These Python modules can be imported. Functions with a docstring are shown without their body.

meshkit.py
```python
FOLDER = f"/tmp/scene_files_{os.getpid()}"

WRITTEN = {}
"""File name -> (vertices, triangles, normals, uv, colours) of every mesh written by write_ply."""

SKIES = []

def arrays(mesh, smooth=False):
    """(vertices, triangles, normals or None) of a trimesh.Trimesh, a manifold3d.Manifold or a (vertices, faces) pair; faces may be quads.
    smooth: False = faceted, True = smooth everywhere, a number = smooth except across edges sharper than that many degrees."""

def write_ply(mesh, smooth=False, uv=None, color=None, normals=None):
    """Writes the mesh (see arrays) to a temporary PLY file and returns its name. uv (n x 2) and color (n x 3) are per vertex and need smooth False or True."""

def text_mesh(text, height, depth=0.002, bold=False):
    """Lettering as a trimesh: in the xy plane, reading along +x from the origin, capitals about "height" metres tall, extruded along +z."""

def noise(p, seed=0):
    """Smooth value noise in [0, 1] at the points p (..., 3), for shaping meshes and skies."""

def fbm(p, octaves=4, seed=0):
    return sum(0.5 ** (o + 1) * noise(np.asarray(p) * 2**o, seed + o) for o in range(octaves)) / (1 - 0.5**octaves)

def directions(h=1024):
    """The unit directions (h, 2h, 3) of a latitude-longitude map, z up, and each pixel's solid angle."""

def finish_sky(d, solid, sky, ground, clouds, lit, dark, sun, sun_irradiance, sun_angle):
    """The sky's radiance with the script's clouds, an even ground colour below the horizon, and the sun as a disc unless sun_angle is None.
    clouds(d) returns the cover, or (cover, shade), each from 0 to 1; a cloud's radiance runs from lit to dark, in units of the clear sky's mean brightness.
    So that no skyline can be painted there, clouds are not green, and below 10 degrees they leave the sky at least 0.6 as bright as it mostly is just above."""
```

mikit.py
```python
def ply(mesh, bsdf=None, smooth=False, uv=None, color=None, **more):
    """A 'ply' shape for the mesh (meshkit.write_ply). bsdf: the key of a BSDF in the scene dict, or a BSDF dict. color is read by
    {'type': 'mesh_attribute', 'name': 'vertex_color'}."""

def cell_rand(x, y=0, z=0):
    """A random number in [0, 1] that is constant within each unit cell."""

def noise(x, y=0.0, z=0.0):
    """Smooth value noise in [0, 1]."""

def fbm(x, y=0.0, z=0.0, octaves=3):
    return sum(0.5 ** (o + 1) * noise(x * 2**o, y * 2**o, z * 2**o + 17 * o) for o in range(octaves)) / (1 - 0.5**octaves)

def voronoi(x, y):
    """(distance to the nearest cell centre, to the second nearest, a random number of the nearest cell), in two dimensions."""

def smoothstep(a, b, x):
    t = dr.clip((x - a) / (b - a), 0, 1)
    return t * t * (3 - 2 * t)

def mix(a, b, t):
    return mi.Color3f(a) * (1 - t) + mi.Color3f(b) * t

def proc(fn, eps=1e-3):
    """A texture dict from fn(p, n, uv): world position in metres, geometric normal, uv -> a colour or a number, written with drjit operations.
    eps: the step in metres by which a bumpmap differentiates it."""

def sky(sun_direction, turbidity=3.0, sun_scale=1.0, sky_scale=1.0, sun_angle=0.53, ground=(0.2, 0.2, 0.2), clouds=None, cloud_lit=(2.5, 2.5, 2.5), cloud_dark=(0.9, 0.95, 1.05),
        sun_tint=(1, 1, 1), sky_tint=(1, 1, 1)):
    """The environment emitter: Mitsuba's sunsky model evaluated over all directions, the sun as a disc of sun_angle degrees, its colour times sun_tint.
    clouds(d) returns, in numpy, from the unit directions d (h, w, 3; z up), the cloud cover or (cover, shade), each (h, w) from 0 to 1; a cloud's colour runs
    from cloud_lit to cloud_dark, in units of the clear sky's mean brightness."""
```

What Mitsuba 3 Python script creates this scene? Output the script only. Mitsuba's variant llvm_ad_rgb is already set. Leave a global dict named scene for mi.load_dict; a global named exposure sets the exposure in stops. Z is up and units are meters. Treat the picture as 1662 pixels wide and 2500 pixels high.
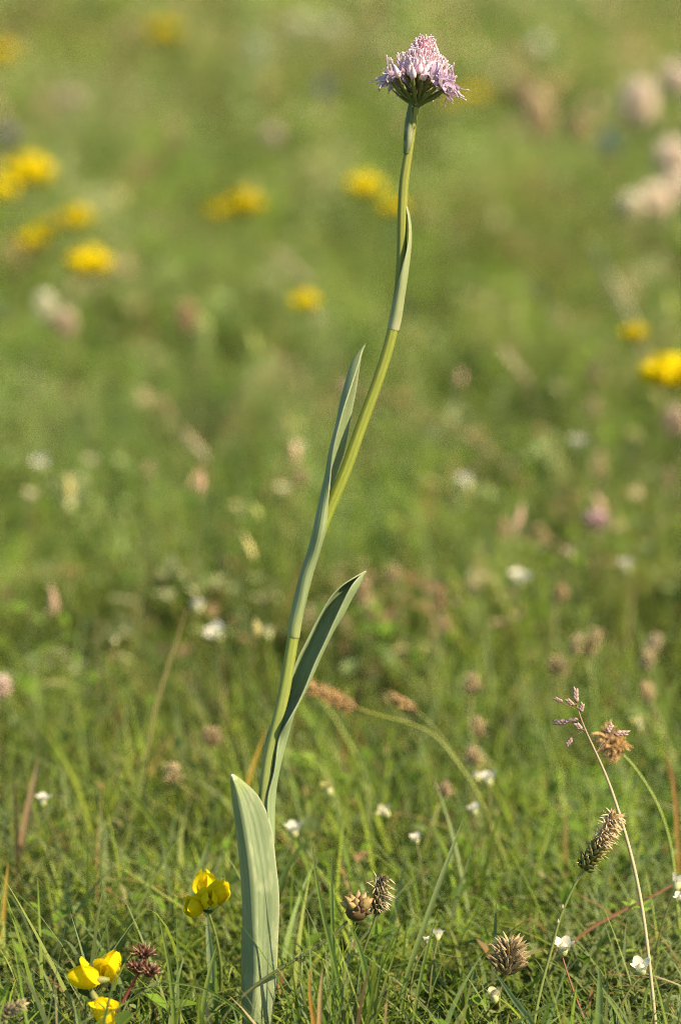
import math
import numpy as np
import mitsuba as mi
import mikit
import meshkit

# ------------------------------------------------------------------ camera, sky, exposure
PITCH, DIST, FRAME = math.radians(6.0), 1.17, 0.42          # tilt down, focus distance, frame height at the focus distance
FWD = np.array([0, math.cos(PITCH), -math.sin(PITCH)])
RIGHT = np.array([1.0, 0, 0])
UP = np.array([0, math.sin(PITCH), math.cos(PITCH)])
PW, PH = 1568.0, 2359.0                                      # the photograph's size in the units used for sighting below
SRC = 2500 / PH


def uv_of(px, py):
    return (px * SRC - 831) / 2500 * FRAME, -(py * SRC - 1250) / 2500 * FRAME


u0, v0 = uv_of(598, 2416)                                    # foot of the orchid = origin of the world
EYE = -(DIST * FWD + u0 * RIGHT + v0 * UP)
scene, labels = {"type": "scene"}, {}
scene["camera"] = {
    "type": "thinlens", "fov_axis": "y", "fov": 2 * math.degrees(math.atan(FRAME / 2 / DIST)),
    "aperture_radius": 0.0122, "focus_distance": DIST, "near_clip": 0.02, "far_clip": 500.0,
    "to_world": mi.ScalarTransform4f().look_at(origin=EYE.tolist(), target=(EYE + FWD).tolist(), up=[0, 0, 1]),
}
SUN = [0.76, -0.48, 0.77]
scene["sky"] = mikit.sky(SUN, turbidity=3.5, sun_tint=(1.0, 0.98, 0.92), sky_tint=(1.0, 0.97, 0.90), ground=(0.08, 0.1, 0.04))
exposure = 2.72

# ------------------------------------------------------------------ materials
VC = {"type": "mesh_attribute", "name": "vertex_color"}


def thin(name, rough, trans):
    scene[name] = {"type": "principledthin", "base_color": VC, "roughness": rough, "diff_trans": trans, "eta": 1.4}


def solid(name, rough, spec=0.4, sheen=0.0):
    scene[name] = {"type": "twosided", "bsdf": {"type": "principled", "base_color": VC, "roughness": rough, "specular": spec, "sheen": sheen}}


thin("blade_mat", 0.5, 0.95)
thin("petal_mat", 0.6, 0.7)
solid("stalk_mat", 0.5, 0.35)
solid("dry_mat", 0.75, 0.2)
solid("bud_mat", 0.45, 0.35, 0.3)
solid("waxy_mat", 0.55, 0.25)
solid("stem_mat", 0.55, 0.25)
scene["soil_mat"] = {"type": "twosided", "bsdf": {"type": "diffuse", "reflectance": mikit.proc(lambda p, n, uv: mikit.mix(
    mikit.mix((0.040, 0.058, 0.014), (0.085, 0.115, 0.026), mikit.fbm(p.x * 90, p.y * 90, 0.0, 3)),
    (0.090, 0.072, 0.038), mikit.smoothstep(0.55, 0.8, mikit.fbm(p.x * 14 + 5, p.y * 14, 0.0, 3)) * 0.7))}}

# ------------------------------------------------------------------ geometry helpers
rng = np.random.default_rng(7)
SLOPE = math.tan(math.radians(12))


def ground(x, y):
    x, y = np.asarray(x, float), np.asarray(y, float)
    p = np.stack([x, y, np.zeros_like(x)], -1)
    bump = (meshkit.fbm(p * 5 + 31.3, 2, 3) - 0.5) * 0.03 + (meshkit.fbm(p * 1.1 + 7.7, 2, 5) - 0.5) * 0.05
    fade = 1 - np.exp(-(x * x + y * y) / 0.02)
    return SLOPE * 20 * np.tanh(y / 20) + bump * fade


def ray(px, py):
    u, v = uv_of(px, py)
    return DIST * FWD + u * RIGHT + v * UP


def at(px, py, d=DIST):
    """The point seen at that place of the photograph, d metres deep along the line of sight."""
    return EYE + ray(px, py) * (d / DIST)


def sight(px, py, h):
    """The point seen there that stands h metres above the meadow."""
    k = np.linspace(0.6, 8, 5000)
    p = EYE + k[:, None] * ray(px, py)
    i = np.argmax(p[:, 2] - ground(p[:, 0], p[:, 1]) < h)
    return p[i]


def unit(v):
    v = np.asarray(v, float)
    return v / (np.linalg.norm(v, axis=-1, keepdims=True) + 1e-12)


def spline(pts, n):
    """Smooth curve through the points (k, d), n samples."""
    from scipy.interpolate import PchipInterpolator, CubicSpline
    pts = np.asarray(pts, float)
    if len(pts) == 2:
        return pts[0] + np.linspace(0, 1, n)[:, None] * (pts[1] - pts[0])
    t = np.r_[0, np.cumsum(np.linalg.norm(np.diff(pts, axis=0), axis=1) + 1e-9)]
    return CubicSpline(t, pts)(np.linspace(0, t[-1], n))


def quads(n, m, closed=False):
    i, j = np.meshgrid(np.arange(n - 1), np.arange(m if closed else m - 1), indexing="ij")
    a, b = i * m + j, i * m + (j + 1) % m
    q = np.stack([a, b, b + m, a + m], -1).reshape(-1, 4)
    return np.vstack([q[:, [0, 1, 2]], q[:, [0, 2, 3]]])


class Mesh:
    """Collects surfaces with a colour per vertex."""

    def __init__(self):
        self.v, self.f, self.c, self.n = [], [], [], 0

    def add(self, v, f, c):
        v = np.asarray(v, float)
        self.v.append(v), self.f.append(np.asarray(f) + self.n), self.c.append(np.broadcast_to(np.asarray(c, float), (len(v), 3)))
        self.n += len(v)
        return self

    def tube(self, path, radii, color, sides=8, color_end=None):
        p = np.asarray(path, float)
        n = len(p)
        r = np.interp(np.linspace(0, 1, n), np.linspace(0, 1, np.size(radii)), np.atleast_1d(radii)) if np.size(radii) != n else np.asarray(radii, float)
        t = unit(np.gradient(p, axis=0))
        a = unit(np.cross(t, [0.31, 0.93, 0.17]))
        b = np.cross(t, a)
        ang = np.arange(sides) * 2 * np.pi / sides
        v = p[:, None] + r[:, None, None] * (np.cos(ang)[None, :, None] * a[:, None] + np.sin(ang)[None, :, None] * b[:, None])
        c0 = np.asarray(color, float)
        if c0.ndim == 1:
            c1 = c0 if color_end is None else np.asarray(color_end, float)
            c0 = c0 + np.linspace(0, 1, n)[:, None] * (c1 - c0)
        c = np.repeat(c0, sides, 0)
        v = np.vstack([v.reshape(-1, 3), p[:1], p[-1:]])
        k = np.arange(sides)
        caps = np.vstack([np.stack([(k + 1) % sides, k, k * 0 + n * sides], 1), np.stack([k + (n - 1) * sides, (k + 1) % sides + (n - 1) * sides, k * 0 + n * sides + 1], 1)])
        return self.add(v, np.vstack([quads(n, sides, True), caps]), np.vstack([c, c0[:1], c0[-1:]]))

    def grid(self, g, c):
        n, m = g.shape[:2]
        c = np.broadcast_to(c, (n, m, 3)).reshape(-1, 3)
        return self.add(g.reshape(-1, 3), quads(n, m), c)

    def drop(self, base, tip, radius, color, color_end=None, sides=7, rings=8, fat=0.4, neck=0.0):
        """A closed drop or spindle from base to tip, widest at fat."""
        s = np.linspace(0, 1, rings)
        prof = np.where(s < fat, np.sqrt(np.clip(1 - (1 - s / fat) ** 2, 0, 1)), np.clip(1 - ((s - fat) / (1 - fat)) ** 1.6, 0, 1)) * (1 - neck) + neck * (s < 1)
        return self.tube(np.asarray(base) + s[:, None] * (np.asarray(tip) - base), np.maximum(prof * radius, radius * 0.04), color, sides, color_end)

    def merge(self, other, R=np.eye(3), t=np.zeros(3), s=1.0):
        for v, f, c in other.raw:
            self.add(v * s @ np.asarray(R).T + t, f, c)
        return self

    @property
    def raw(self):
        off, out = 0, []
        for v, f, c in zip(self.v, self.f, self.c):
            out.append((v, f - off, c))
            off += len(v)
        return out

    def put_foliage(self, key, mat, lift):
        """Blades so fine that each is rounded and furrowed: their normals lean towards the open sky by lift (per vertex)."""
        v, f, c = np.vstack(self.v), np.vstack(self.f), np.vstack(self.c)
        n = meshkit.arrays((v, f), True)[2]
        up = unit(np.array([0.0, -0.25, 1.0]))
        n = unit(n * np.where((n @ up)[:, None] < 0, -1, 1) * (1 - lift[:, None]) + up * lift[:, None])
        path = meshkit.write_ply((v, f), False, None, np.clip(c, 0, 1), normals=n)
        scene[key] = {"type": "ply", "filename": path, "face_normals": False, "bsdf": {"type": "ref", "id": mat}}

    def put(self, key, mat, smooth=True):
        v, f, c = np.vstack(self.v), np.vstack(self.f), np.vstack(self.c)
        if smooth:
            scene[key] = mikit.ply((v, f), mat, smooth=True, color=np.clip(c, 0, 1))
        else:
            scene[key] = mikit.ply((v, f), mat, color=np.clip(c, 0, 1))
        return key


def solidify(g, c, thick):
    """A grid surface with a real thickness and rounded-off rim."""
    n, m = g.shape[:2]
    du, dv = np.gradient(g, axis=0), np.gradient(g, axis=1)
    nn = unit(np.cross(du, dv))
    th = thick * np.ones((n, m, 1))
    top, bot = g + nn * th / 2, g - nn * th / 2
    f = quads(n, m)
    N = n * m
    idx = np.arange(N).reshape(n, m)
    rim = np.r_[idx[:, 0], idx[-1, 1:], idx[-2::-1, -1], idx[0, -2:0:-1]]
    nx = np.roll(rim, -1)
    side = np.vstack([np.stack([rim, nx, nx + N], 1), np.stack([rim, nx + N, rim + N], 1)])
    return np.vstack([top.reshape(-1, 3), bot.reshape(-1, 3)]), np.vstack([f, f[:, ::-1] + N, side]), np.vstack([c.reshape(-1, 3)] * 2)


used = {}


def fresh(name):
    k = used.get(name, 0)
    used[name] = k + 1
    return name if k == 0 else f"{name}_{k:03d}"


def thing(name, label, cat, group=None, kind=None):
    key = fresh(name)
    labels[key] = {"label": label, "category": cat}
    if group:
        labels[key]["group"] = group
    if kind:
        labels[key]["kind"] = kind
    return key


def part(parent, name):
    return fresh(parent + "__" + name)


def vary(c, amount=0.12):
    return np.clip(np.asarray(c, float) * (1 + amount * rng.standard_normal()) * (1 + 0.5 * amount * rng.standard_normal(3)), 0, 1)


def frame_of(direction, up=(0, 0, 1)):
    """Columns: x along direction, z as near up as it can be."""
    x = unit(direction)
    up = np.asarray(up, float)
    if abs(x @ unit(up)) > 0.97:
        up = np.array([0.3, -0.9, 0.2])
    y = unit(np.cross(up, x))
    return np.stack([x, y, np.cross(x, y)], 1)


# ------------------------------------------------------------------ the meadow ground: one sheet out past the crest
gx = np.sinh(np.linspace(-5.2, 5.2, 260)) * 0.75
gy = np.sinh(np.linspace(-4.6, 5.2, 300)) * 0.75
GX, GY = np.meshgrid(gx, gy, indexing="ij")
G = np.stack([GX, GY, ground(GX, GY)], -1)
scene["meadow_ground"] = mikit.ply((G.reshape(-1, 3), quads(*GX.shape)), "soil_mat", smooth=True)
labels["meadow_ground"] = {"label": "mossy soil of the sloping meadow under the turf", "category": "ground", "kind": "structure"}


# ------------------------------------------------------------------ turf
def blades(pos, length, width, az, lean, bend, base_c, tip_c, segs, twist=0.5):
    n = len(pos)
    s = np.linspace(0, 1, segs + 1)
    th = lean[:, None] + bend[:, None] * s[None] ** 1.3
    step = length[:, None] / segs
    dx, dz = np.sin(th) * step, np.cos(th) * step
    hx = np.concatenate([np.zeros((n, 1)), np.cumsum((dx[:, :-1] + dx[:, 1:]) / 2, 1)], 1)
    hz = np.concatenate([np.zeros((n, 1)), np.cumsum((dz[:, :-1] + dz[:, 1:]) / 2, 1)], 1)
    d = np.stack([np.cos(az), np.sin(az)], -1)
    c = np.stack([pos[:, None, 0] + hx * d[:, None, 0], pos[:, None, 1] + hx * d[:, None, 1], pos[:, None, 2] + hz], -1)
    tw = az[:, None] + np.pi / 2 + (rng.random(n)[:, None] - 0.5) * 2 * twist + (rng.random(n)[:, None] - 0.5) * 1.6 * s[None]
    w = width[:, None] / 2 * np.clip(np.minimum(1, 0.55 + 1.6 * s) * (1 - s ** 2.2), 0.03, 1)[None]
    side = np.stack([np.cos(tw), np.sin(tw), 0 * tw], -1) * w[..., None]
    v = np.stack([c - side, c + side], 2)                        # n, segs+1, 2, 3
    col = base_c[:, None] + (tip_c - base_c)[:, None] * s[None, :, None] ** 0.8
    col = np.repeat(col[:, :, None], 2, 2)
    per = (segs + 1) * 2
    f = quads(segs + 1, 2)
    F = (f[None] + np.arange(n)[:, None, None] * per).reshape(-1, 3)
    return v.reshape(-1, 3), F, col.reshape(-1, 3)


def scatter(density, y0, y1, margin, keep=None):
    """Points in the wedge that the camera sees, with a margin."""
    half = lambda y: 0.20 * (y + 1.3) + margin
    X = half(y1)
    n = int(density * (y1 - y0) * 2 * X)
    p = np.stack([(rng.random(n) * 2 - 1) * X + 0.04, y0 + rng.random(n) * (y1 - y0)], -1)
    ok = np.abs(p[:, 0] - 0.04) < half(p[:, 1])
    if keep is not None:
        ok &= rng.random(n) < keep(p)
    p = p[ok]
    return np.column_stack([p, ground(p[:, 0], p[:, 1]) - 0.002])


def patch(p, freq, seed):
    return meshkit.fbm(np.column_stack([p[:, 0] * freq, p[:, 1] * freq, np.zeros(len(p))]) + seed * 3.7, 2, seed)


GREENS = np.array([(0.205, 0.315, 0.044), (0.245, 0.340, 0.048), (0.150, 0.260, 0.042), (0.190, 0.290, 0.105), (0.290, 0.365, 0.100), (0.230, 0.310, 0.135)])
STRAWS = np.array([(0.42, 0.33, 0.15), (0.36, 0.25, 0.10), (0.46, 0.40, 0.22), (0.32, 0.20, 0.09)])


def turf_colors(p, straw):
    n = len(p)
    far = np.clip(p[:, 1:2] / 1.5, 0, 1)
    c = GREENS[rng.integers(0, len(GREENS), n)]
    c = c + (GREENS.mean(0) - c) * 0.5 * far
    c = c * (1 + (rng.random((n, 1)) - 0.5) * (0.5 - 0.3 * far))
    warm = patch(p, 3.0, 2)[:, None]
    c = c * (np.array([0.97, 1.0, 1.0]) + (warm - 0.4) * np.array([0.5, 0.05, 0.1])) * (1 + (1.40 * patch(p, 11.0, 14)[:, None] - 0.70) * (0.45 + 0.55 * np.clip(p[:, 1:2] / 0.6, 0, 1))) * np.clip(1 + (1.75 * patch(p, 30.0, 71)[:, None] - 0.85) * (0.4 + 0.6 * np.clip(p[:, 1:2] / 0.6, 0, 1)), 0.3, 1.6) * (1 - 0.14 * np.clip(p[:, 1:2] - 1, 0, 1))
    c = c + (np.array((0.34, 0.38, 0.18)) - c) * (0.65 * np.clip((patch(p, 5.0, 17)[:, None] - 0.55) * 5, 0, 1))
    s = rng.random(n) < straw
    c[s] = STRAWS[rng.integers(0, len(STRAWS), s.sum())] * (0.7 + 0.6 * rng.random((s.sum(), 1)))
    return c


def near_foot(p):
    d = np.hypot(p[:, 0] - 0.002, p[:, 1] - 0.0)
    return np.clip((d - 0.010) / 0.02, 0, 1)


grass = Mesh()
for y0, y1, dens, seg, wid, lo, hi, straw in ((-0.9, -0.16, 9000, 4, 1.8, 0.025, 0.05, 0.06), (-0.16, 0.7, 30000, 6, 1.9, 0.024, 0.060, 0.04), (0.7, 2.0, 24000, 5, 2.1, 0.028, 0.068, 0.06), (2.0, 4.2, 14000, 4, 2.7, 0.035, 0.10, 0.11), (4.2, 8.5, 5200, 3, 4.2, 0.05, 0.13, 0.13)):
    p = scatter(dens, y0, y1, 0.28, lambda q: near_foot(q) * np.clip(3.2 * (patch(np.column_stack([q, q[:, :1]]), 21, 4) - 0.28), 0.08, 1))
    n = len(p)
    tall = (0.55 + 0.9 * patch(p, 7, 9)) * ((0.35 + 1.35 * patch(p, 19, 43)) if y0 > 0.3 else (0.6 + 0.85 * patch(p, 19, 43)))
    L = (lo + (hi - lo) * rng.random(n) ** 1.4) * tall
    tip = turf_colors(p, straw)
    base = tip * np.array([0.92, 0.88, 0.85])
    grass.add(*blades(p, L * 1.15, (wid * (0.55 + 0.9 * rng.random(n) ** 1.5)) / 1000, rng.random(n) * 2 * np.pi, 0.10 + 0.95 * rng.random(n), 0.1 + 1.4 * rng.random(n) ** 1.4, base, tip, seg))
n = 26000                                                   # coarser turf of the wider meadow round the view
p = np.column_stack([rng.uniform(-4, 4, n), rng.uniform(-1.0, 10, n)])
p = p[np.abs(p[:, 0] - 0.04) > 0.18 * (p[:, 1] + 1.3) + 0.22]
p = np.column_stack([p, ground(p[:, 0], p[:, 1]) - 0.002])
n = len(p)
tip = turf_colors(p, 0.08)
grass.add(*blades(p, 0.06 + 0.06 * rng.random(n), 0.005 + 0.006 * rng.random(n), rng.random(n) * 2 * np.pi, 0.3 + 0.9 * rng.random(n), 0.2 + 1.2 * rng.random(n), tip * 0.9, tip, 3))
for y0, y1, dens, wid in ((-0.35, 0.3, 95000, 1.8), (0.3, 0.7, 60000, 1.9), (0.7, 2.0, 24000, 2.2)):     # the short undergrowth of the turf
    p = scatter(dens, y0, y1, 0.12, near_foot)
    n = len(p)
    tip = turf_colors(p, 0.05)
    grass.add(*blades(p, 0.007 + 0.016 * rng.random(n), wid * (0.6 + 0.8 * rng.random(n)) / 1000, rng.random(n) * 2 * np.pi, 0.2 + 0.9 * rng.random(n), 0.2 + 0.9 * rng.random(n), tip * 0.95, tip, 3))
p = scatter(420, -0.3, 0.9, 0.1, near_foot)                  # dead blades lying about
n = len(p)
tip = STRAWS[rng.integers(0, len(STRAWS), n)] * (0.8 + 0.5 * rng.random((n, 1)))
p[:, 2] += 0.004 + 0.022 * rng.random(n)
grass.add(*blades(p, 0.025 + 0.04 * rng.random(n), 0.0010 + 0.0014 * rng.random(n), rng.random(n) * 2 * np.pi, 1.1 + 0.5 * rng.random(n), 0.1 + 0.5 * rng.random(n), tip, tip, 5))
n = 70                                                      # a denser tuft to the right of the orchid's foot
p = np.column_stack([rng.normal(0.032, 0.008, n), rng.normal(-0.020, 0.009, n)])
p = np.column_stack([p, ground(p[:, 0], p[:, 1]) - 0.002])
tip = turf_colors(p, 0.04)
grass.add(*blades(p, 0.040 + 0.030 * rng.random(n), 0.0012 + 0.0014 * rng.random(n), rng.random(n) * 2 * np.pi, 0.05 + 0.3 * rng.random(n), 0.1 + 0.8 * rng.random(n), tip * 0.9, tip, 6))
n = 45                                                      # and a few blades before it
p = np.column_stack([rng.normal(0.004, 0.022, n), rng.normal(-0.034, 0.010, n)])
p = np.column_stack([p, ground(p[:, 0], p[:, 1]) - 0.002])
tip = turf_colors(p, 0.04)
grass.add(*blades(p, 0.026 + 0.022 * rng.random(n), 0.0012 + 0.0012 * rng.random(n), rng.random(n) * 2 * np.pi, 0.1 + 0.5 * rng.random(n), 0.2 + 0.8 * rng.random(n), tip * 0.9, tip, 6))
grass.put_foliage("grass", "blade_mat", np.interp(np.vstack(grass.v)[:, 1], [0.0, 0.8, 1.6], [0.36, 0.42, 0.60]))
labels["grass"] = {"label": "short green turf of fine grass blades covering the meadow", "category": "grass", "kind": "stuff"}


# low broad leaves between the blades
def leaflets(p, size, tilt, colors, h):
    n = len(p)
    az = rng.random(n) * 2 * np.pi
    t = np.array([(0, 0), (0.25, 0.42), (0.6, 0.5), (1, 0), (0.6, -0.5), (0.25, -0.42), (0.5, 0)])
    d = np.stack([np.cos(az), np.sin(az), 0 * az], -1)
    s = np.stack([-np.sin(az), np.cos(az), 0 * az], -1)
    d = d * np.cos(tilt)[:, None] + np.array([0, 0, 1]) * np.sin(tilt)[:, None]
    up = np.cross(d, s)
    c0 = p + np.array([0, 0, 1]) * h[:, None]
    cup = np.array([0, .1, .12, -.02, .12, .1, 0])
    v = c0[:, None] + size[:, None, None] * (t[None, :, :1] * d[:, None] + 0.66 * t[None, :, 1:] * s[:, None] + cup[None, :, None] * up[:, None])
    f = np.array([(0, 5, 6), (5, 4, 6), (4, 3, 6), (3, 2, 6), (2, 1, 6), (1, 0, 6)])
    F = (f[None] + np.arange(n)[:, None, None] * 7).reshape(-1, 3)
    return v.reshape(-1, 3), F, np.repeat(colors, 7, 0)


cover = Mesh()
for y0, y1, dens, big in ((-0.9, -0.2, 4000, 1.0), (-0.2, 0.3, 6500, 1.0), (0.3, 0.9, 5500, 1.5), (0.9, 2.2, 3600, 2.2), (2.2, 5, 1500, 3.0)):
    p = scatter(dens, y0, y1, 0.25, lambda q: near_foot(q) * np.clip(3.2 * (patch(np.column_stack([q, q[:, :1]]), 11, 21) - 0.36), 0.06, 1))
    n = len(p)
    col = np.array([(0.180, 0.300, 0.040), (0.27, 0.350, 0.140), (0.120, 0.205, 0.040), (0.34, 0.34, 0.14), (0.36, 0.25, 0.12)])[rng.choice(5, n, p=[0.34, 0.24, 0.26, 0.10, 0.06])] * (0.75 + 0.5 * rng.random((n, 1)))
    cover.add(*leaflets(p, big * (0.0035 + 0.0095 * rng.random(n) ** 2.4), rng.normal(0.35, 0.5, n), col, 0.004 + (0.026 + 0.012 * (big > 1.2)) * rng.random(n)))
for y0, y1, dens, big in ((-0.1, 0.35, 110, 0.8), (0.35, 1.0, 320, 1.15), (1.0, 2.4, 270, 1.7), (2.4, 5.5, 120, 2.6), (1.3, 2.6, 70, 2.3), (2.6, 6.5, 60, 3.6)):
    q = scatter(dens, y0, y1, 0.2, near_foot)
    m = len(q)
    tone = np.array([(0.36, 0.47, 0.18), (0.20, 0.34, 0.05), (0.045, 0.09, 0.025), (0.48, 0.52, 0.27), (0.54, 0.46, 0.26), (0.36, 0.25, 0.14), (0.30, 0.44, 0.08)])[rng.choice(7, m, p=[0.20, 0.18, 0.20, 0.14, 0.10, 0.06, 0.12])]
    k = rng.integers(6, 22, m)
    who = np.repeat(np.arange(m), k)
    spread = (0.006 + 0.016 * rng.random(m)) * big ** 0.6
    off = rng.standard_normal((len(who), 2)) * spread[who][:, None]
    pt = q[who] + np.column_stack([off, 0 * off[:, 0]])
    pt[:, 2] = ground(pt[:, 0], pt[:, 1])
    high = (0.014 + 0.030 * rng.random(m))[who] * np.exp(-(off ** 2).sum(1) / (2 * spread[who] ** 2) * 0.5) * (1 if y1 < 1 else 1.25 if big < 2.2 else 2.2)
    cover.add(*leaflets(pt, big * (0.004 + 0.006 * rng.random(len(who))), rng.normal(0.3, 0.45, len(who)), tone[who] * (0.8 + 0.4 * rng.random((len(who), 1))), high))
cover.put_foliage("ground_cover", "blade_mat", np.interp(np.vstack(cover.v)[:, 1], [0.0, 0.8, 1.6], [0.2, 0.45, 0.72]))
labels["ground_cover"] = {"label": "low green clover and herb leaves among the grass blades", "category": "ground cover", "kind": "stuff"}

# taller dry stalks with small heads, thickest far up the slope
dry, dry_heads = Mesh(), Mesh()
for y0, y1, dens, w in ((0.25, 1.2, 110, 0.7), (1.2, 2.4, 420, 0.8), (2.4, 6.0, 520, 1.1)):
    p = scatter(dens, y0, y1, 0.3, lambda q: np.clip(3 * (patch(np.column_stack([q, q[:, :1]]), 2.2, 33) - 0.3), 0.15, 1))
    n = len(p)
    tip = np.array([(0.34, 0.31, 0.12), (0.38, 0.28, 0.14), (0.22, 0.25, 0.07), (0.36, 0.25, 0.17)])[rng.integers(0, 4, n)] * (0.7 + 0.6 * rng.random((n, 1)))
    L = (0.05 + 0.10 * rng.random(n)) * (1 if y0 < 1 else 1.25)
    az, lean, bend = rng.random(n) * 6.28, 0.3 * rng.random(n), 0.8 * rng.random(n) ** 2
    v, f, c = blades(p, L, np.full(n, w * 1.5 / 1000), az, lean, bend, np.tile((0.18, 0.21, 0.05), (n, 1)), tip, 5)
    dry.add(v, f, c)
    ends = v.reshape(n, 6, 2, 3).mean(2)
    for e, pr, col in zip(ends[:, -1], ends[:, -2], tip):
        k = rng.random()
        if k < 0.75:
            d = unit(e - pr)
            dry_heads.drop(e - d * 0.006, e + d * (0.004 + 0.010 * rng.random()), 0.0012 + 0.0022 * rng.random() * (1 if y0 < 1 else 1.6), col * 1.2, sides=4, rings=5)
dry.put("dry_grass", "blade_mat")
dry_heads.put("dry_grass__seed_heads", "dry_mat")
labels["dry_grass"] = {"label": "thin straw coloured grass stalks rising out of the turf up the slope", "category": "dry grass", "kind": "stuff"}
labels["dry_grass__seed_heads"] = {"kind": "stuff"}

# ------------------------------------------------------------------ the orchid
orchid = thing("orchid", "tall slender orchid with a pale pink cone of buds on a leaning green stem", "orchid")


def sp(x, y, dz=0.0):
    """A sighted point on the orchid's own plane, pixel units of the full photograph; dz millimetres behind it."""
    return at(x / SRC, y / SRC, DIST + dz / 1000)


# stem: x, y, half width
ST = np.array([(629, 2590, 15), (631, 2300, 15), (636, 2100, 15), (646, 1944, 15), (659, 1842, 15), (683, 1741, 15), (702, 1639, 14), (716, 1554, 14), (742, 1436, 13.5), (781, 1300, 14), (806, 1236, 14), (837, 1163, 14), (878, 1049, 13.5), (920, 934, 13),
               (958, 805, 13), (975, 690, 12), (981, 553, 12), (986, 440, 11.5), (996, 374, 10.5), (1006, 310, 9), (1014, 262, 8.5)])[::1]
path = spline(np.array([sp(x, y) for x, y, _ in ST]), 120)
yy = np.linspace(0, 1, 120)
tt = np.r_[0, np.cumsum(np.hypot(*np.diff(ST[:, :2], axis=0).T))]
rad = np.interp(yy, tt / tt[-1], ST[:, 2]) * FRAME / 2500
sides = 30
t = unit(np.gradient(path, axis=0))
a = unit(np.cross(t, [0, 1, 0])) * -1
b = np.cross(t, a)
ang = np.arange(sides) * 2 * np.pi / sides
ridge = 1 + 0.035 * np.cos(ang * 7)[None] * np.clip((yy[:, None] - 0.3) * 3, 0, 1)
V = path[:, None] + (rad[:, None] * ridge)[..., None] * (np.cos(ang)[None, :, None] * a[:, None] + np.sin(ang)[None, :, None] * b[:, None])
low, mid, high = np.array((0.245, 0.290, 0.090)), np.array((0.205, 0.250, 0.032)), np.array((0.205, 0.215, 0.042))
C = np.where(yy[:, None] < 0.5, low + (mid - low) * np.clip(yy[:, None] * 4 - 1, 0, 1), mid + (high - mid) * (yy[:, None] - 0.5) * 2)
C = C[:, None] * (0.9 + 0.22 * meshkit.noise(np.stack(np.broadcast_arrays(yy[:, None] * 160, np.cos(ang)[None] * 5, np.sin(ang)[None] * 5), -1), 3))[..., None]
C = C * (1 + 0.12 * np.cos(ang * 7))[None, :, None]
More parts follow.
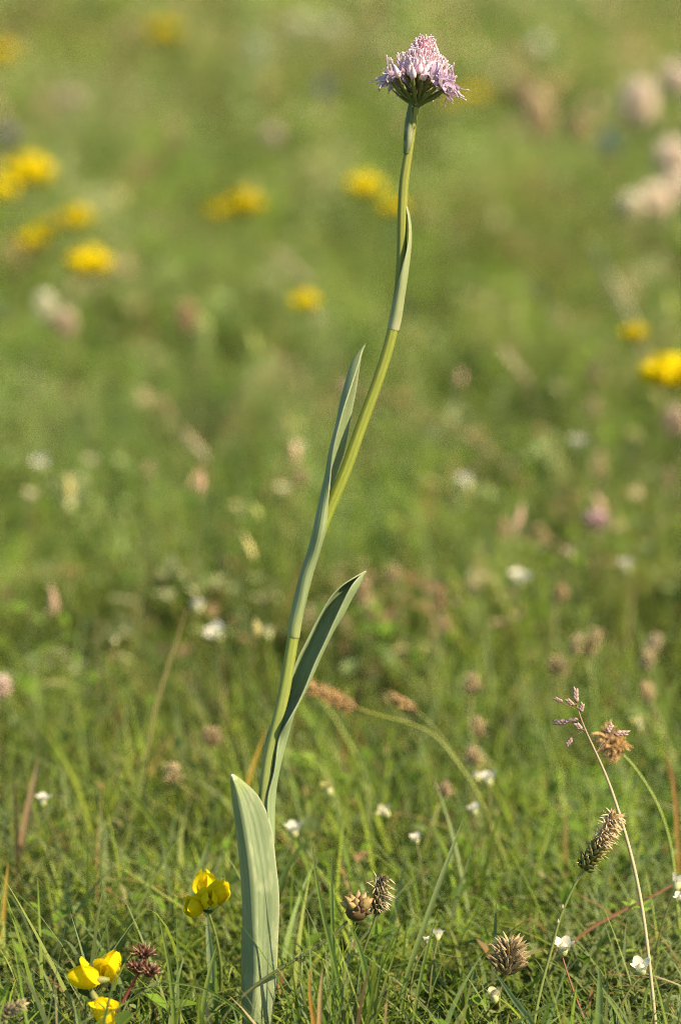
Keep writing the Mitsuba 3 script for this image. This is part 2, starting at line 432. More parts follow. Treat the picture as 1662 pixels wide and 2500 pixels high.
m = Mesh().add(V.reshape(-1, 3), quads(120, sides, True), C.reshape(-1, 3))
m.put(part(orchid, "stem"), "stem_mat")


def leaf(name, rows, color_fn, n=110, m=34, thick=0.00055, fold=0.0):
    """rows: stations from foot to tip, each a list of (x, y, dz) across the leaf, from one margin to the other."""
    rows = np.array([[sp(*q) for q in r] for r in rows])
    along = np.stack([spline(rows[:, k], n) for k in range(rows.shape[1])], 1)
    from scipy.interpolate import CubicSpline
    s = np.linspace(0, 1, rows.shape[1])
    g = CubicSpline(s, along, axis=1, bc_type="natural")(np.linspace(0, 1, m))
    U, W = np.meshgrid(np.linspace(0, 1, n), np.linspace(0, 1, m), indexing="ij")
    rib = np.cos(W * 2 * np.pi * 9) * 0.00007 * np.sin(np.pi * np.clip(U, 0, 1)) ** 0.5
    rib = rib + fold * np.cos(W * 2 * np.pi * 2.3 + 2.2 + 0.8 * U) * np.sin(np.pi * np.clip(W, 0, 1)) ** 0.5 * np.sin(np.pi * np.clip(U * 0.97, 0, 1)) ** 0.6
    nn = unit(np.cross(np.gradient(g, axis=0), np.gradient(g, axis=1)))
    g = g + nn * rib[..., None]
    Mesh().add(*solidify(g, color_fn(U, W), thick)).put(part(orchid, name), "waxy_mat")


def glaucous(base, dark, pale_foot=None, seed=1):
    base, dark = np.array(base), np.array(dark)

    def fn(U, W):
        streak = meshkit.fbm(np.stack([W * 26, U * 2.5, 0 * U], -1), 3, seed)
        blot = meshkit.fbm(np.stack([W * 5, U * 9, 0 * U + 4], -1), 3, seed + 5)
        k = np.clip(0.9 * streak + 0.5 * blot - 0.25, 0, 1)[..., None]
        c = dark + (base - dark) * k
        edge = np.clip((np.abs(W - 0.5) - 0.46) / 0.04, 0, 1)[..., None]
        c = c + (np.array((0.36, 0.38, 0.23)) - c) * edge * 0.6
        if pale_foot is not None:
            c = c + (np.array(pale_foot) - c) * np.clip(1 - U * 9, 0, 1)[..., None]
        return c
    return fn


def z4(x, y):
    return 0 + x / 1.889, 1800 + y / 1.889


def z3(x, y):
    return 500 + x / 2.949, 1300 + y / 2.949


def z2(x, y):
    return 750 + x / 2.62, 400 + y / 2.62


def z1(x, y):
    return 850 + x / 4.48, 50 + y / 4.48


# low leaf in front of the stem: left margin turned back, bulge towards the lens, right margin
rows = []
for y, l, f, cmid, r in ((1420, 1128, 1146, 1185, 1222), (1300, 1120, 1143, 1195, 1250), (1200, 1116, 1148, 1200, 1266), (1100, 1114, 1152, 1202, 1275), (1000, 1115, 1152, 1204, 1279), (900, 1117, 1148, 1205, 1283), (800, 1119, 1142, 1208, 1287), (700, 1116, 1136, 1206, 1285), (600, 1108, 1128, 1198, 1274),
                         (500, 1098, 1116, 1180, 1264), (400, 1087, 1100, 1162, 1248), (320, 1077, 1088, 1140, 1218), (260, 1070, 1079, 1118, 1182), (215, 1065, 1071, 1096, 1136), (185, 1063, 1066, 1078, 1098), (172, 1062, 1064, 1068, 1074)):
    k = min(1, (r - l) / 150)
    rows.append([(*z4(l, y), -3.5 + 8.5 * k), (*z4(f + 9 * k, y), -6.0), (*z4(cmid + 4 * k, y), -6.6 + 0.6 * k), (*z4(r, y), -5.5 + 2.4 * k)])


def low_leaf_color(U, W):
    c = glaucous((0.228, 0.282, 0.150), (0.132, 0.182, 0.082), seed=11)(U, W)
    burn = np.clip((U - 0.972) / 0.02, 0, 1) * (meshkit.noise(np.stack([U * 90, W * 14, 0 * U], -1), 2) > 0.35)
    q = np.stack([U * 150, W * 30, 0 * U + 9], -1)
    speck = np.clip((meshkit.noise(q, 6) - 0.86) * 12, 0, 1) * (meshkit.noise(q * 0.12, 8) > 0.45)
    c = c + (np.array((0.20, 0.15, 0.07)) - c) * speck[..., None] * 0.7
    graze = np.clip((meshkit.fbm(np.stack([U * 14, W * 6, 0 * U + 2], -1), 3, 12) - 0.56) * 5, 0, 1)[..., None]
    c = c + (np.array((0.33, 0.36, 0.20)) - c) * graze * 0.45
    fresh_tip = np.clip((U - 0.9) / 0.06, 0, 1)[..., None] * 0.6
    c = c + (np.array((0.22, 0.28, 0.08)) - c) * fresh_tip
    return c + (np.array((0.55, 0.50, 0.38)) - c) * burn[..., None] * 0.8


leaf("leaf", rows, low_leaf_color, fold=0.00038, n=220, m=60)

# second leaf: sheath round the stem from behind, blade leaning right with its channel open to the lens
rows = []
for L, B, S, F in (((392, 2240, 0.5), (440, 2240), (498, 2240), (462, 2240)), ((388, 2080, 0.5), (435, 2080), (500, 2060), (450, 2060)), ((392, 1900, 0.5), (440, 1900), (508, 1880), (456, 1880)), ((408, 1730, 0.8), (460, 1730), (530, 1730), (492, 1740)), ((425, 1600, 1.2), (480, 1600), (560, 1600), (512, 1600)),
                   ((446, 1470, 2.5), (510, 1470), (597, 1460), (535, 1470)), ((492, 1350, 5.0), (560, 1350), (642, 1300), (578, 1390)), ((572, 1225, 4.6), (628, 1225), (696, 1190), (665, 1240)), ((618, 1060, 1.5), (690, 1075), (755, 1070), (732, 1090)), ((668, 910, 0.6), (745, 920), (820, 920), (796, 930)), ((728, 790, 0.2), (805, 790), (882, 785), (858, 800)),
                   ((790, 665, 0.0), (850, 672), (932, 690), (900, 705)), ((838, 575, -0.6), (900, 580), (994, 592), (945, 605)), ((905, 468, -1.4), (955, 480), (1058, 470), (998, 490)), ((985, 385, -2.0), (1020, 400), (1104, 390), (1048, 396)), ((1085, 320, -1.4), (1098, 325), (1142, 310), (1108, 322)), ((1155, 278, 0.0), (1157, 279), (1162, 276), (1159, 278))):
    w = min(1.0, (S[0] - L[0]) / 110)
    if L[1] > 1400:
        rows.append([(*z3(L[0], L[1]), L[2]), (*z3(*B), 4.2), (*z3(*S), 0.0), (*z3(*F), -3.4)])
    else:
        rows.append([(*z3(L[0], L[1]), L[2]), (*z3(*B), 5.0 * w), (*z3(*S), -0.5 * w), (*z3(*F), -6.0 * w)])
leaf("leaf", rows, glaucous((0.235, 0.298, 0.152), (0.150, 0.210, 0.090), seed=23), n=130, m=40)

# third leaf: sheath in front of the stem, blade upright on the left
rows = [
    [(*z3(679, 762), -0.7), (*z3(640, 764), -2.25), (*z3(598, 758), -0.5), (*z3(636, 758), 2.2)],
    [(*z3(697, 640), -1.2), (*z3(655, 640), -3.2), (*z3(610, 640), -0.7), (*z3(650, 640), 3.0)],
    [(*z3(724, 500), -1.5), (*z3(690, 500), -3.6), (*z3(640, 500), -0.8), (*z3(680, 500), 3.4)],
    [(*z3(768, 330), -1.9), (*z3(725, 330), -4.0), (*z3(680, 330), -0.9), (*z3(718, 330), 3.8)],
    [(*z3(808, 200), -2.6), (*z3(770, 190), -4.5), (*z3(724, 190), -1.0), (*z3(760, 190), 4.2)],
    [(*z2(112, 2359), -5.0), (*z2(75, 2350), -6.4), (*z2(38, 2345), -2.0), (*z2(90, 2340), 5.5)],
    [(*z2(133, 2180), -5.5), (*z2(105, 2170), -5.4), (*z2(78, 2160), -1.0), (*z2(140, 2150), 6.0)],
    [(*z2(148, 2000), -6.0), (*z2(134, 1990), -4.4), (*z2(118, 1985), 0.0), (*z2(190, 1980), 6.0)],
    [(*z2(166, 1840), -5.6), (*z2(158, 1830), -3.5), (*z2(150, 1820), 1.0), (*z2(238, 1830), 5.0)],
    [(*z2(200, 1690), -5.0), (*z2(192, 1685), -2.5), (*z2(186, 1680), 1.5), (*z2(266, 1690), 4.0)],
    [(*z2(236, 1560), -4.3), (*z2(222, 1555), -2.0), (*z2(210, 1550), 1.5), (*z2(291, 1560), 3.0)],
    [(*z2(272, 1450), -3.6), (*z2(252, 1440), -2.0), (*z2(238, 1430), 1.0), (*z2(312, 1450), 2.2)],
    [(*z2(302, 1360), -2.8), (*z2(280, 1345), -1.5), (*z2(265, 1335), 0.8), (*z2(327, 1350), 1.5)],
    [(*z2(333, 1260), -1.7), (*z2(316, 1245), -0.8), (*z2(304, 1240), 0.4), (*z2(342, 1255), 0.9)],
    [(*z2(353, 1190), -0.6), (*z2(348, 1185), -0.3), (*z2(346, 1183), 0.1), (*z2(358, 1190), 0.3)],
    [(*z2(374, 1150), 0), (*z2(373, 1150), 0), (*z2(372.5, 1150), 0.05), (*z2(375, 1150), 0.1)],
]
leaf("leaf", rows, glaucous((0.250, 0.308, 0.152), (0.138, 0.188, 0.080), pale_foot=(0.27, 0.31, 0.11), seed=37), n=130, m=36, thick=0.0005)

# stem bract half way up, and the small one below the head
rows = [
    [(*z2(514, 1056), -0.6), (*z2(546, 1064), -2.12), (*z2(580, 1070), -0.5), (*z2(560, 1068), 2.0)],
    [(*z2(530, 965), -1.4), (*z2(568, 970), -3.0), (*z2(602, 975), -0.7), (*z2(590, 972), 2.6)],
    [(*z2(555, 862), -2.6), (*z2(588, 860), -3.8), (*z2(618, 862), -0.8), (*z2(606, 860), 3.0)],
    [(*z2(588, 730), -4.6), (*z2(614, 735), -4.6), (*z2(637, 740), -0.5), (*z2(624, 738), 3.6)],
    [(*z2(626, 590), -4.4), (*z2(642, 595), -3.6), (*z2(655, 600), 0.0), (*z2(640, 598), 3.0)],
    [(*z2(645, 480), -3.2), (*z2(656, 480), -2.4), (*z2(664, 480), 0.0), (*z2(652, 480), 2.0)],
    [(*z2(645, 380), -2.0), (*z2(654, 380), -1.4), (*z2(660, 380), 0.0), (*z2(652, 380), 1.2)],
    [(*z2(634, 300), -1.2), (*z2(641, 300), -0.8), (*z2(645, 300), 0.0), (*z2(640, 300), 0.6)],
    [(*z2(621, 240), -0.3), (*z2(622, 240), -0.2), (*z2(624, 240), 0.0), (*z2(623, 240), 0.1)],
]
leaf("bract", rows, glaucous((0.29, 0.32, 0.17), (0.20, 0.24, 0.10), pale_foot=(0.35, 0.35, 0.20), seed=41), n=80, m=24, thick=0.0004)
rows = [
    [(*z1(604, 1450), -0.4), (*z1(620, 1458), -1.5), (*z1(640, 1462), -1.95), (*z1(662, 1455), -1.8)],
    [(*z1(607, 1340), -0.2), (*z1(625, 1340), -2.0), (*z1(655, 1345), -2.7), (*z1(686, 1345), -2.0)],
    [(*z1(612, 1220), 0.5), (*z1(632, 1220), -2.8), (*z1(668, 1225), -3.7), (*z1(704, 1225), -2.4)],
    [(*z1(624, 1110), 0.3), (*z1(645, 1110), -2.4), (*z1(675, 1110), -3.3), (*z1(702, 1110), -2.4)],
    [(*z1(643, 1000), 0.0), (*z1(660, 1000), -1.8), (*z1(678, 1000), -2.6), (*z1(695, 1000), -2.0)],
    [(*z1(664, 915), 0.0), (*z1(673, 915), -1.0), (*z1(682, 915), -1.6), (*z1(691, 915), -1.2)],
    [(*z1(690, 840), 0.0), (*z1(692, 840), -0.1), (*z1(694, 840), -0.2), (*z1(696, 840), -0.2)],
]


def bract_color(U, W):
    c = glaucous((0.125, 0.155, 0.045), (0.075, 0.105, 0.03), seed=51)(U, W)
    pale = np.clip((meshkit.fbm(np.stack([W * 3.5, U * 7, 0 * U], -1), 2, 8) - 0.45) * 6, 0, 1) * np.clip(1 - np.abs(U - 0.28) / 0.25, 0, 1)
    return c + (np.array((0.30, 0.32, 0.19)) - c) * pale[..., None] * 0.9


leaf("bract", rows, bract_color, n=70, m=20, thick=0.0004)

# flower head
foot, top = sp(*z1(745, 930)), sp(*z1(838, 250))
axis = unit(top - foot)
HL = np.linalg.norm(top - foot)
head_key = part(orchid, "flower_head")
Mesh().tube(spline([foot - axis * 0.001, foot + axis * HL * 0.5, foot + axis * HL * 0.97], 14), [0.0014, 0.0017, 0.0012, 0.0006], (0.10, 0.11, 0.035), 10, (0.30, 0.16, 0.17)).put(head_key, "stalk_mat")
ax1 = unit(np.cross(axis, [0, 1, 0]))
ax2 = np.cross(axis, ax1)                                    # away from the lens or towards it
PINK, PALE, LILAC, ROSE = np.array((0.63, 0.43, 0.53)), np.array((0.80, 0.70, 0.74)), np.array((0.59, 0.44, 0.60)), np.array((0.58, 0.29, 0.36))


def club(mesh, p, d, length, r, color, spread=0.0, pale=0.88):
    """A sepal tip: a thread that ends in a little club."""
    d = unit(d + rng.standard_normal(3) * spread)
    bend = unit(np.cross(d, rng.standard_normal(3))) * 0.12 * length
    s = np.array([0, 0.3, 0.6, 0.8, 0.92, 1.0])
    q = p + s[:, None] * d * length + (s ** 2)[:, None] * bend
    mesh.tube(q, np.array([0.9, 0.62, 0.55, 0.9, 1.15, 0.45]) * r, color, 5, color * (1.03 - pale) + PALE * pale)


def petal_grid(mesh, R, o, length, width, open_a, roll, color, tip_len, cup=0.35):
    """One petal round the floret's axis (+x of R): roll says on which side, open_a how far it is spread; ends in a clubbed thread."""
    n, k = 9, 7
    s = np.linspace(0, 1, n)[:, None]
    w = np.linspace(-1, 1, k)[None]
    half = width / 2 * np.sqrt(np.clip(np.sin(np.pi * np.clip(0.08 + 0.9 * s, 0, 1)), 0, 1)) * (1 - 0.35 * s)
    th = open_a * (0.35 + 0.65 * s)
    ax = length * s * np.cos(th)
    out = length * s * np.sin(th) + 0.0005
    side = half * w
    inn = -cup * half * w ** 2 * -1
    outv = np.cos(roll) * R[:, 1] + np.sin(roll) * R[:, 2]
    sidev = -np.sin(roll) * R[:, 1] + np.cos(roll) * R[:, 2]
    g = o + (ax + inn * np.sin(open_a) )[..., None] * R[:, 0] + (out - inn * np.cos(open_a))[..., None] * outv + side[..., None] * sidev
    c = color * (0.92 + 0.16 * np.cos(w * 9))[..., None] * np.ones((n, 1, 1))
    c = c + (PALE - c) * (0.25 * (1 - s))[..., None]
    mesh.grid(g, c)
    tip = g[-1, k // 2]
    d = unit(g[-1, k // 2] - g[-3, k // 2])
    club(mesh, tip - d * 0.0006, d, tip_len, 0.00034, color, 0.18)


NB, gold = 138, math.pi * (3 - math.sqrt(5))
for i in range(NB):
    k = (i + 0.5) / NB                                       # 0 at the foot, 1 at the top
    phi = i * gold + 0.4
    radial = np.cos(phi) * ax1 + np.sin(phi) * ax2
    KK = [0, 0.10, 0.18, 0.28, 0.42, 0.60, 0.80, 1.0]
    ze = np.interp(k, KK, [8.3, 9.8, 11.6, 13.8, 16.6, 19.6, 23.0, 26.4]) / 1000 + rng.normal(0, 0.0004)
    re_ = np.interp(k, KK, [12.4, 10.2, 7.2, 4.7, 3.5, 2.9, 2.0, 0.5]) / 1000 * (1 + rng.normal(0, 0.05))
    e = foot + axis * ze + radial * re_
    o = foot + axis * max(0.0005, ze - re_ * 0.78)
    d = unit(e - o)
    # ovary: from the axis out to the bud, bowed
    r_ov = np.interp(k, [0, 0.3, 1], [0.75, 0.62, 0.35]) / 1000
    q = spline([o, (o + e) / 2 - axis * 0.0010 * (1 - k), e], 7)
    green = np.array((0.125, 0.140, 0.035)) * (1 - k) + np.array((0.25, 0.16, 0.10)) * k
    Mesh().tube(q, np.array([0.55, 0.8, 1, 1.05, 1.0, 0.8, 0.6]) * r_ov, green * rng.uniform(0.8, 1.2), 7, green * 1.3 if k < 0.5 else ROSE * 0.8).put(part(head_key, "ovary"), "stalk_mat")
    d2 = unit(d + axis * np.interp(k, [0, 0.2, 0.5, 1], [0.25, 0.9, 0.7, 0.3]))
    m = Mesh()
    toward = radial @ np.array([0.35, -1.0, 0])
    is_open = i < 22 and (radial[0] > 0.2 or radial[0] < -0.8 or radial[1] > 0.45)
    if is_open:
        R = frame_of(unit(d + radial * 0.35), axis)
        col = LILAC * rng.uniform(0.9, 1.12) * (1 - 0.12 * rng.random(3))
        for j, ro in enumerate((90, 210, 330)):
            petal_grid(m, R, e, 0.0064, 0.0040, np.radians(52 + rng.normal(0, 9)), np.radians(ro + rng.normal(0, 8)), col, 0.0038 + 0.0014 * rng.random())
        for ro in (45, 135):
            petal_grid(m, R, e, 0.0044, 0.0026, np.radians(28), np.radians(ro + rng.normal(0, 8)), col * 1.04, 0.0020)
        petal_grid(m, R, e, 0.0055, 0.0046, np.radians(58), np.radians(270), col * 1.05 + 0.02, 0.0015, cup=0.15)
        m.drop(e, e + R[:, 0] * 0.0030, 0.0008, (0.75, 0.70, 0.45), sides=6, rings=5)
        m.put(part(head_key, "floret"), "petal_mat")
    else:
        bl = np.interp(k, [0, 0.25, 0.5, 1], [5.8, 5.4, 3.4, 2.0]) / 1000
        br = np.interp(k, [0, 0.25, 0.5, 1], [1.55, 1.45, 0.80, 0.50]) / 1000 * rng.uniform(0.9, 1.1)
        col = (PINK * (1 - k) + ROSE * k) * rng.uniform(0.92, 1.12)
        pale = np.clip(1.1 - k, 0.3, 1)
        m.drop(e - d2 * 0.0003, e + d2 * bl, br, col, col * (1 - pale * 0.6) + PALE * pale * 0.6, sides=9, rings=11, fat=0.30, neck=0.13)
        tl = np.interp(k, [0, 0.3, 0.6, 1], [3.8, 3.6, 2.6, 1.8]) / 1000
        for _ in range(3):
            club(m, e + d2 * bl * 0.82 + rng.standard_normal(3) * br * 0.16, unit(d2 + axis * 0.15), tl * rng.uniform(0.75, 1.2), np.interp(k, [0, 1], [0.36, 0.27]) / 1000, col * (0.5 + 0.3 * k) + PALE * (0.5 - 0.3 * k), 0.16, 0.9 - 0.4 * k)
        m.put(part(head_key, "bud"), "bud_mat")
# narrow green bracts under the outer florets
for i, (phi, ln, el) in enumerate(((175, 11.5, 38), (5, 12.5, 22), (200, 10, 50), (-40, 11, 32), (-95, 8, 50), (-140, 9, 45), (60, 10, 35), (120, 10, 40), (-15, 9, 40), (90, 9, 40))):
    ph = math.radians(phi)
    radial = np.cos(ph) * ax1 + np.sin(ph) * ax2
    d = math.cos(math.radians(el)) * radial + math.sin(math.radians(el)) * axis
    o = foot + axis * 0.0006 * i / 3
    q = spline([o + radial * 0.0008, o + d * ln * 0.0005 - axis * 0.0006, o + d * ln / 1000 + axis * 0.0008], 8)
    Mesh().tube(q, np.array([0.75, 0.8, 0.72, 0.6, 0.5, 0.38, 0.25, 0.08]) / 1000, (0.10, 0.125, 0.03), 6, (0.13, 0.12, 0.05)).put(part(head_key, "bract"), "stalk_mat")


# ------------------------------------------------------------------ builders for the small plants
def foot_under(p, dx=0.0, dy=0.0):
    return np.array([p[0] + dx, p[1] + dy, ground(p[0] + dx, p[1] + dy) - 0.003])


def stalk(parent, p, r, color, tip_color=None, bow=0.006, name="stem", r_tip=None, base=None):
    """A stem from the soil up to p."""
    b0 = foot_under(p, rng.normal(0, 0.006), rng.normal(0, 0.006)) if base is None else base
    midp = (b0 + p) / 2 + np.array([rng.normal(0, bow), rng.normal(0, bow), 0])
    q = spline([b0, midp, p], 14)
    Mesh().tube(q, [r, r * 0.9, r * 0.75 if r_tip is None else r_tip], color, 6, tip_color).put(part(parent, name), "stalk_mat")
    return unit(q[-1] - q[-2])


YEL, YEL2 = np.array((0.80, 0.67, 0.010)), np.array((0.74, 0.61, 0.012))


def trefoil_floret(parent, o, d, up, s, tint, split=True, std=1.0):
    """One pea-shaped floret: calyx, upright standard, two wings, keel."""
    R = frame_of(d, up)
    key = part(parent, "floret")
    Mesh().merge(Mesh().tube([[0, 0, 0], [0.0015, 0, 0], [0.0035, 0, 0.0002], [0.0055, 0, 0.0005]], [0.0007, 0.0013, 0.0016, 0.0017], (0.16, 0.20, 0.05), 8, (0.22, 0.20, 0.06)), R, o, s).put(key, "stalk_mat")
    st = Mesh()
    u, w = np.linspace(0, 1, 10)[:, None], np.linspace(-1, 1, 11)[None]
    pale_back = np.array((0.85, 0.74, 0.30))
    half = 0.0058 * np.sqrt(np.clip(np.sin(np.pi * np.clip(0.10 + 0.82 * u, 0, 1)), 0, 1))
    th = 0.25 + 1.15 * u
    g = np.stack([0.0045 + 0.010 * (u * np.cos(0.6 * th)) - 0.30 * half * w ** 2 + 0 * w, half * w + 0 * u, 0.0012 + 0.0112 * u ** 1.2 * np.sin(0.5 + 0.5 * th) - 0.0010 * w ** 2 + 0.0005 * np.cos(6 * w)], -1)
    g = g * np.array([0.5 + 0.5 * std, 1, std]) + np.array([0.0022 * (1 - std), 0, 0])
    st.grid(g, tint * (0.9 + 0.12 * np.cos(w * 14) * (1 - u))[..., None] * np.ones((10, 11, 1)))
    wings = []
    for sg in (-1, 1):
        wg = Mesh()
        u2, w2 = np.linspace(0, 1, 9)[:, None], np.linspace(-1, 1, 8)[None]
        h2 = 0.0046 * np.sqrt(np.clip(np.sin(np.pi * np.clip(0.12 + 0.86 * u2, 0, 1)), 0, 1))
        g2 = np.stack([0.004 + 0.0115 * u2 + 0 * w2, sg * (0.0003 + (0.0036 * np.sin(np.pi * np.clip(u2 * 0.95, 0, 1)) ** 0.6) * np.cos(w2 * 1.35)), 0.0012 + h2 * w2 + 0.0016 * u2], -1)
        wg.grid(g2, tint * np.array([1.0, 0.97, 0.9]))
        wings.append(wg)
    kl = Mesh().drop([0.004, 0, -0.0005], [0.0140, 0, 0.0022], 0.0019, tint * np.array([0.95, 0.85, 1]), tint * 0.85, sides=8, rings=9, fat=0.5)
    for nm, mm in (("standard", st), ("wing", wings[0]), ("wing", wings[1]), ("keel", kl)):
        if split:
            Mesh().merge(mm, R, o, s).put(part(key, nm), "petal_mat")
    if not split:
        w = Mesh()
        for mm in (st, *wings, kl):
            w.merge(mm, R, o, s)
        w.put(part(key, "petals"), "petal_mat")


def trefoil(label, p, size, n, group="yellow trefoil flowers in the meadow", dirs=None, split=False, stems=True, tint=YEL, std=1.0):
    key = thing("trefoil_flower", label, "flower", group)
    o = p - np.array([0, 0, 0.004])
    stalk(key, o, 0.0008, (0.09, 0.13, 0.03), (0.12, 0.15, 0.035))
    a0 = rng.random() * 6.28
    for j in range(n if dirs is None else len(dirs)):
        if dirs is None:
            aa = a0 + j * 2 * np.pi / n + rng.normal(0, 0.15)
            d, up = np.array([np.cos(aa), np.sin(aa), 0.28 + 0.25 * rng.random()]), np.array([0, 0, 1.0])
            off = np.zeros(3)
        else:
            d, up, off = (np.array(q, float) for q in dirs[j])
        trefoil_floret(key, o + off, d, up, size, tint * rng.uniform(0.93, 1.08), split, std)
    for j in range(3):
        aa = a0 + j * 2.1
        lm = Mesh()
        c = np.array((0.085, 0.14, 0.035)) * rng.uniform(0.8, 1.2)
        oo = o - np.array([0, 0, 0.003])
        d = np.array([np.cos(aa), np.sin(aa), 0.15])
        sd = unit(np.cross(d, [0, 0, 1]))
        u, w = np.linspace(0, 1, 7)[:, None, None], np.linspace(-1, 1, 5)[None, :, None]
        lm.grid(oo + d * 0.009 * u * size + sd * (0.0026 * size * np.sin(np.pi * np.clip(u * 0.95 + 0.03, 0, 1)) * w) + np.array([0, 0, 0.001]) * w ** 2, c)
        lm.put(part(key, "leaf"), "blade_mat")
    return key


def white_flower(label, p, size=1.0, petal=(0.80, 0.77, 0.68), cup=(0.42, 0.44, 0.12), stem_c=(0.12, 0.14, 0.04), lean=None, group="small white flowers in the turf"):
    """A small bell of a flower: pale green cup, four or five white petals."""
    key = thing("white_flower", label, "flower", group)
    d = unit(np.array([rng.normal(0, 0.25), rng.normal(-0.1, 0.25), 1]) if lean is None else np.array(lean, float))
    R = frame_of(d, (0.2, -1, 0.1))
    s = size
    o = p - d * 0.0022 * s
    stalk(key, o - d * 0.002 * s, 0.0005, stem_c, stem_c, bow=0.003)
    Mesh().merge(Mesh().drop([-0.0022, 0, 0], [0.0034, 0, 0], 0.0019, cup, np.array(cup) * 0.5 + 0.3, sides=9, rings=8, fat=0.62, neck=0.1), R, o, s).put(part(key, "calyx"), "stalk_mat")
    n = int(rng.integers(4, 6))
    for j in range(n):
        m = Mesh()
        u, w = np.linspace(0, 1, 7)[:, None], np.linspace(-1, 1, 6)[None]
        half = 0.0021 * np.sqrt(np.clip(np.sin(np.pi * np.clip(0.1 + 0.82 * u, 0, 1)), 0, 1))
        op = 0.55 + rng.normal(0, 0.2)
        g = np.stack([0.0004 + 0.0044 * u * np.cos(op * u) + 0 * w - 0.0002 * w ** 2, half * w + 0 * u, 0.0012 + 0.0030 * u * np.sin(0.5 + op * u) - 0.30 * half * w ** 2], -1)
        c, sn = np.cos(j * 2 * np.pi / n), np.sin(j * 2 * np.pi / n)
        g = g @ np.array([[1, 0, 0], [0, c, sn], [0, -sn, c]])
        tone = np.array(petal) * rng.uniform(0.9, 1.05) + 0 * g
        tone = tone + (np.array((0.62, 0.58, 0.20)) - tone) * np.clip(1 - 2.6 * u, 0, 1)[..., None]
        m.grid(g, tone * (0.93 + 0.09 * np.cos(w * 8))[..., None])
        Mesh().merge(m, R, o, s).put(part(key, "petal"), "petal_mat")
    return key


def scale_spike(a, b, radius, n, c_low, c_high, sl=0.0035, sw=0.0011, flare=0.45, profile=None, awn=0.0, sides=5, hairs=0, hair_c=(0.55, 0.42, 0.22), droop=(0.35, -0.2, -0.5)):
    """A spike from a to b clad in pointed scales."""
    m = Mesh()
    d = unit(b - a)
    L = np.linalg.norm(b - a)
    s1 = unit(np.cross(d, [0.2, 0.9, 0.3]))
    s2 = np.cross(d, s1)
    m.tube(spline([a, (a + b) / 2, b], 6), [radius * 0.35, radius * 0.4, radius * 0.15], np.array(c_low) * 0.7, 5)
    for i in range(n):
        k = (i + 0.5) / n
        ph = i * gold
        rad_ = np.cos(ph) * s1 + np.sin(ph) * s2
        r = radius * (math.sin(math.pi * min(1, 0.2 + 0.75 * k)) ** 0.6 if profile is None else profile(k))
        o = a + d * L * k * 0.92 + rad_ * r * 0.3
        dd = unit(d + rad_ * flare * rng.uniform(0.7, 1.4))
        tip = o + dd * sl * rng.uniform(0.8, 1.2) + rad_ * r * 0.35
        c = (np.array(c_low) * (1 - k) + np.array(c_high) * k) * rng.uniform(0.7, 1.3)
        m.drop(o, tip, sw, c, c * 1.25, sides=sides, rings=5, fat=0.4)
        if awn and rng.random() < 0.7:
            q = tip + np.array([[0, 0, 0]]) + np.linspace(0, 1, 4)[:, None] * (unit(dd + rng.standard_normal(3) * 0.5) * awn * rng.uniform(0.5, 1.2))
            m.tube(q, [0.00022, 0.00018, 0.00012], np.array(c_high) * 1.5, 3)
    for i in range(hairs):
        k = 0.12 + 0.85 * rng.random()
        ph = rng.random() * 6.28
        rad_ = np.cos(ph) * s1 + np.sin(ph) * s2
        o = a + d * L * k + rad_ * radius * 0.7
        e = o + unit(rad_ * 0.9 + np.array(droop) * rng.uniform(0.2, 1.3) + d * rng.uniform(-0.3, 0.8)) * rng.uniform(0.0018, 0.0050)
        m.drop(o, e, rng.uniform(0.00020, 0.00042), np.array(hair_c) * rng.uniform(0.6, 1.2), sides=4, rings=4)
    return m


def pixel_path(pts, d, to_ground=True):
    """Sighted points on one upright plane d metres off, carried on down to the soil."""
    d = min(d, (sight(*pts[-1], 0.004) - EYE) @ FWD)
    q = [at(x, y, d) for x, y in pts]
    if to_ground:
        last, prev = q[-1], q[-2]
        g = ground(last[0], last[1])
        if last[2] > g + 0.004:
            run = unit(last - prev) * np.array([0.5, 0.5, 1])
            k = (last[2] - g) / max(-run[2], 0.35)
            e = last + run * k
            e[2] = ground(e[0], e[1]) - 0.003
            q.append(e)
    return np.array(q)


def long_blade(label, pts, d, width, color, tip_color, name="grass_shoot", cat="grass blade", group="single grass blades standing out of the turf"):
    """A single grass blade, tip first, folded along its midrib."""
    key = thing(name, label, cat, group)
    q = spline(pixel_path(pts, d), 26)[::-1]
    t_ = unit(np.gradient(q, axis=0))
    side = unit(np.cross(t_, [0.25, 1, 0.2]))
    nrm = np.cross(side, t_)
    s = np.linspace(0, 1, 26)
    w = width / 2 * np.clip((0.7 + 0.6 * s) * (1 - s ** 3), 0.04, 1)
    g = np.stack([q - side * w[:, None], q - side * w[:, None] * 0.5 + nrm * w[:, None] * 0.28, q + nrm * w[:, None] * 0.42, q + side * w[:, None] * 0.5 + nrm * w[:, None] * 0.28, q + side * w[:, None]], 1)
    c = np.array(color) + s[:, None, None] * (np.array(tip_color) - np.array(color)) + 0 * g
    c = c * (0.9 + 0.2 * meshkit.noise(np.stack(np.broadcast_arrays(s[:, None] * 14, np.arange(5)[None] * 1.7, 0.0), -1), 5))[..., None]
    if "straw" in label or "stalk" in label:
        Mesh().add(*solidify(g, np.clip(c * 1.4, 0, 0.6), width * 0.25)).put(key, "dry_mat")
    else:
        Mesh().grid(g, np.clip(c * 1.75, 0, 0.62)).put(key, "blade_mat")
    return key


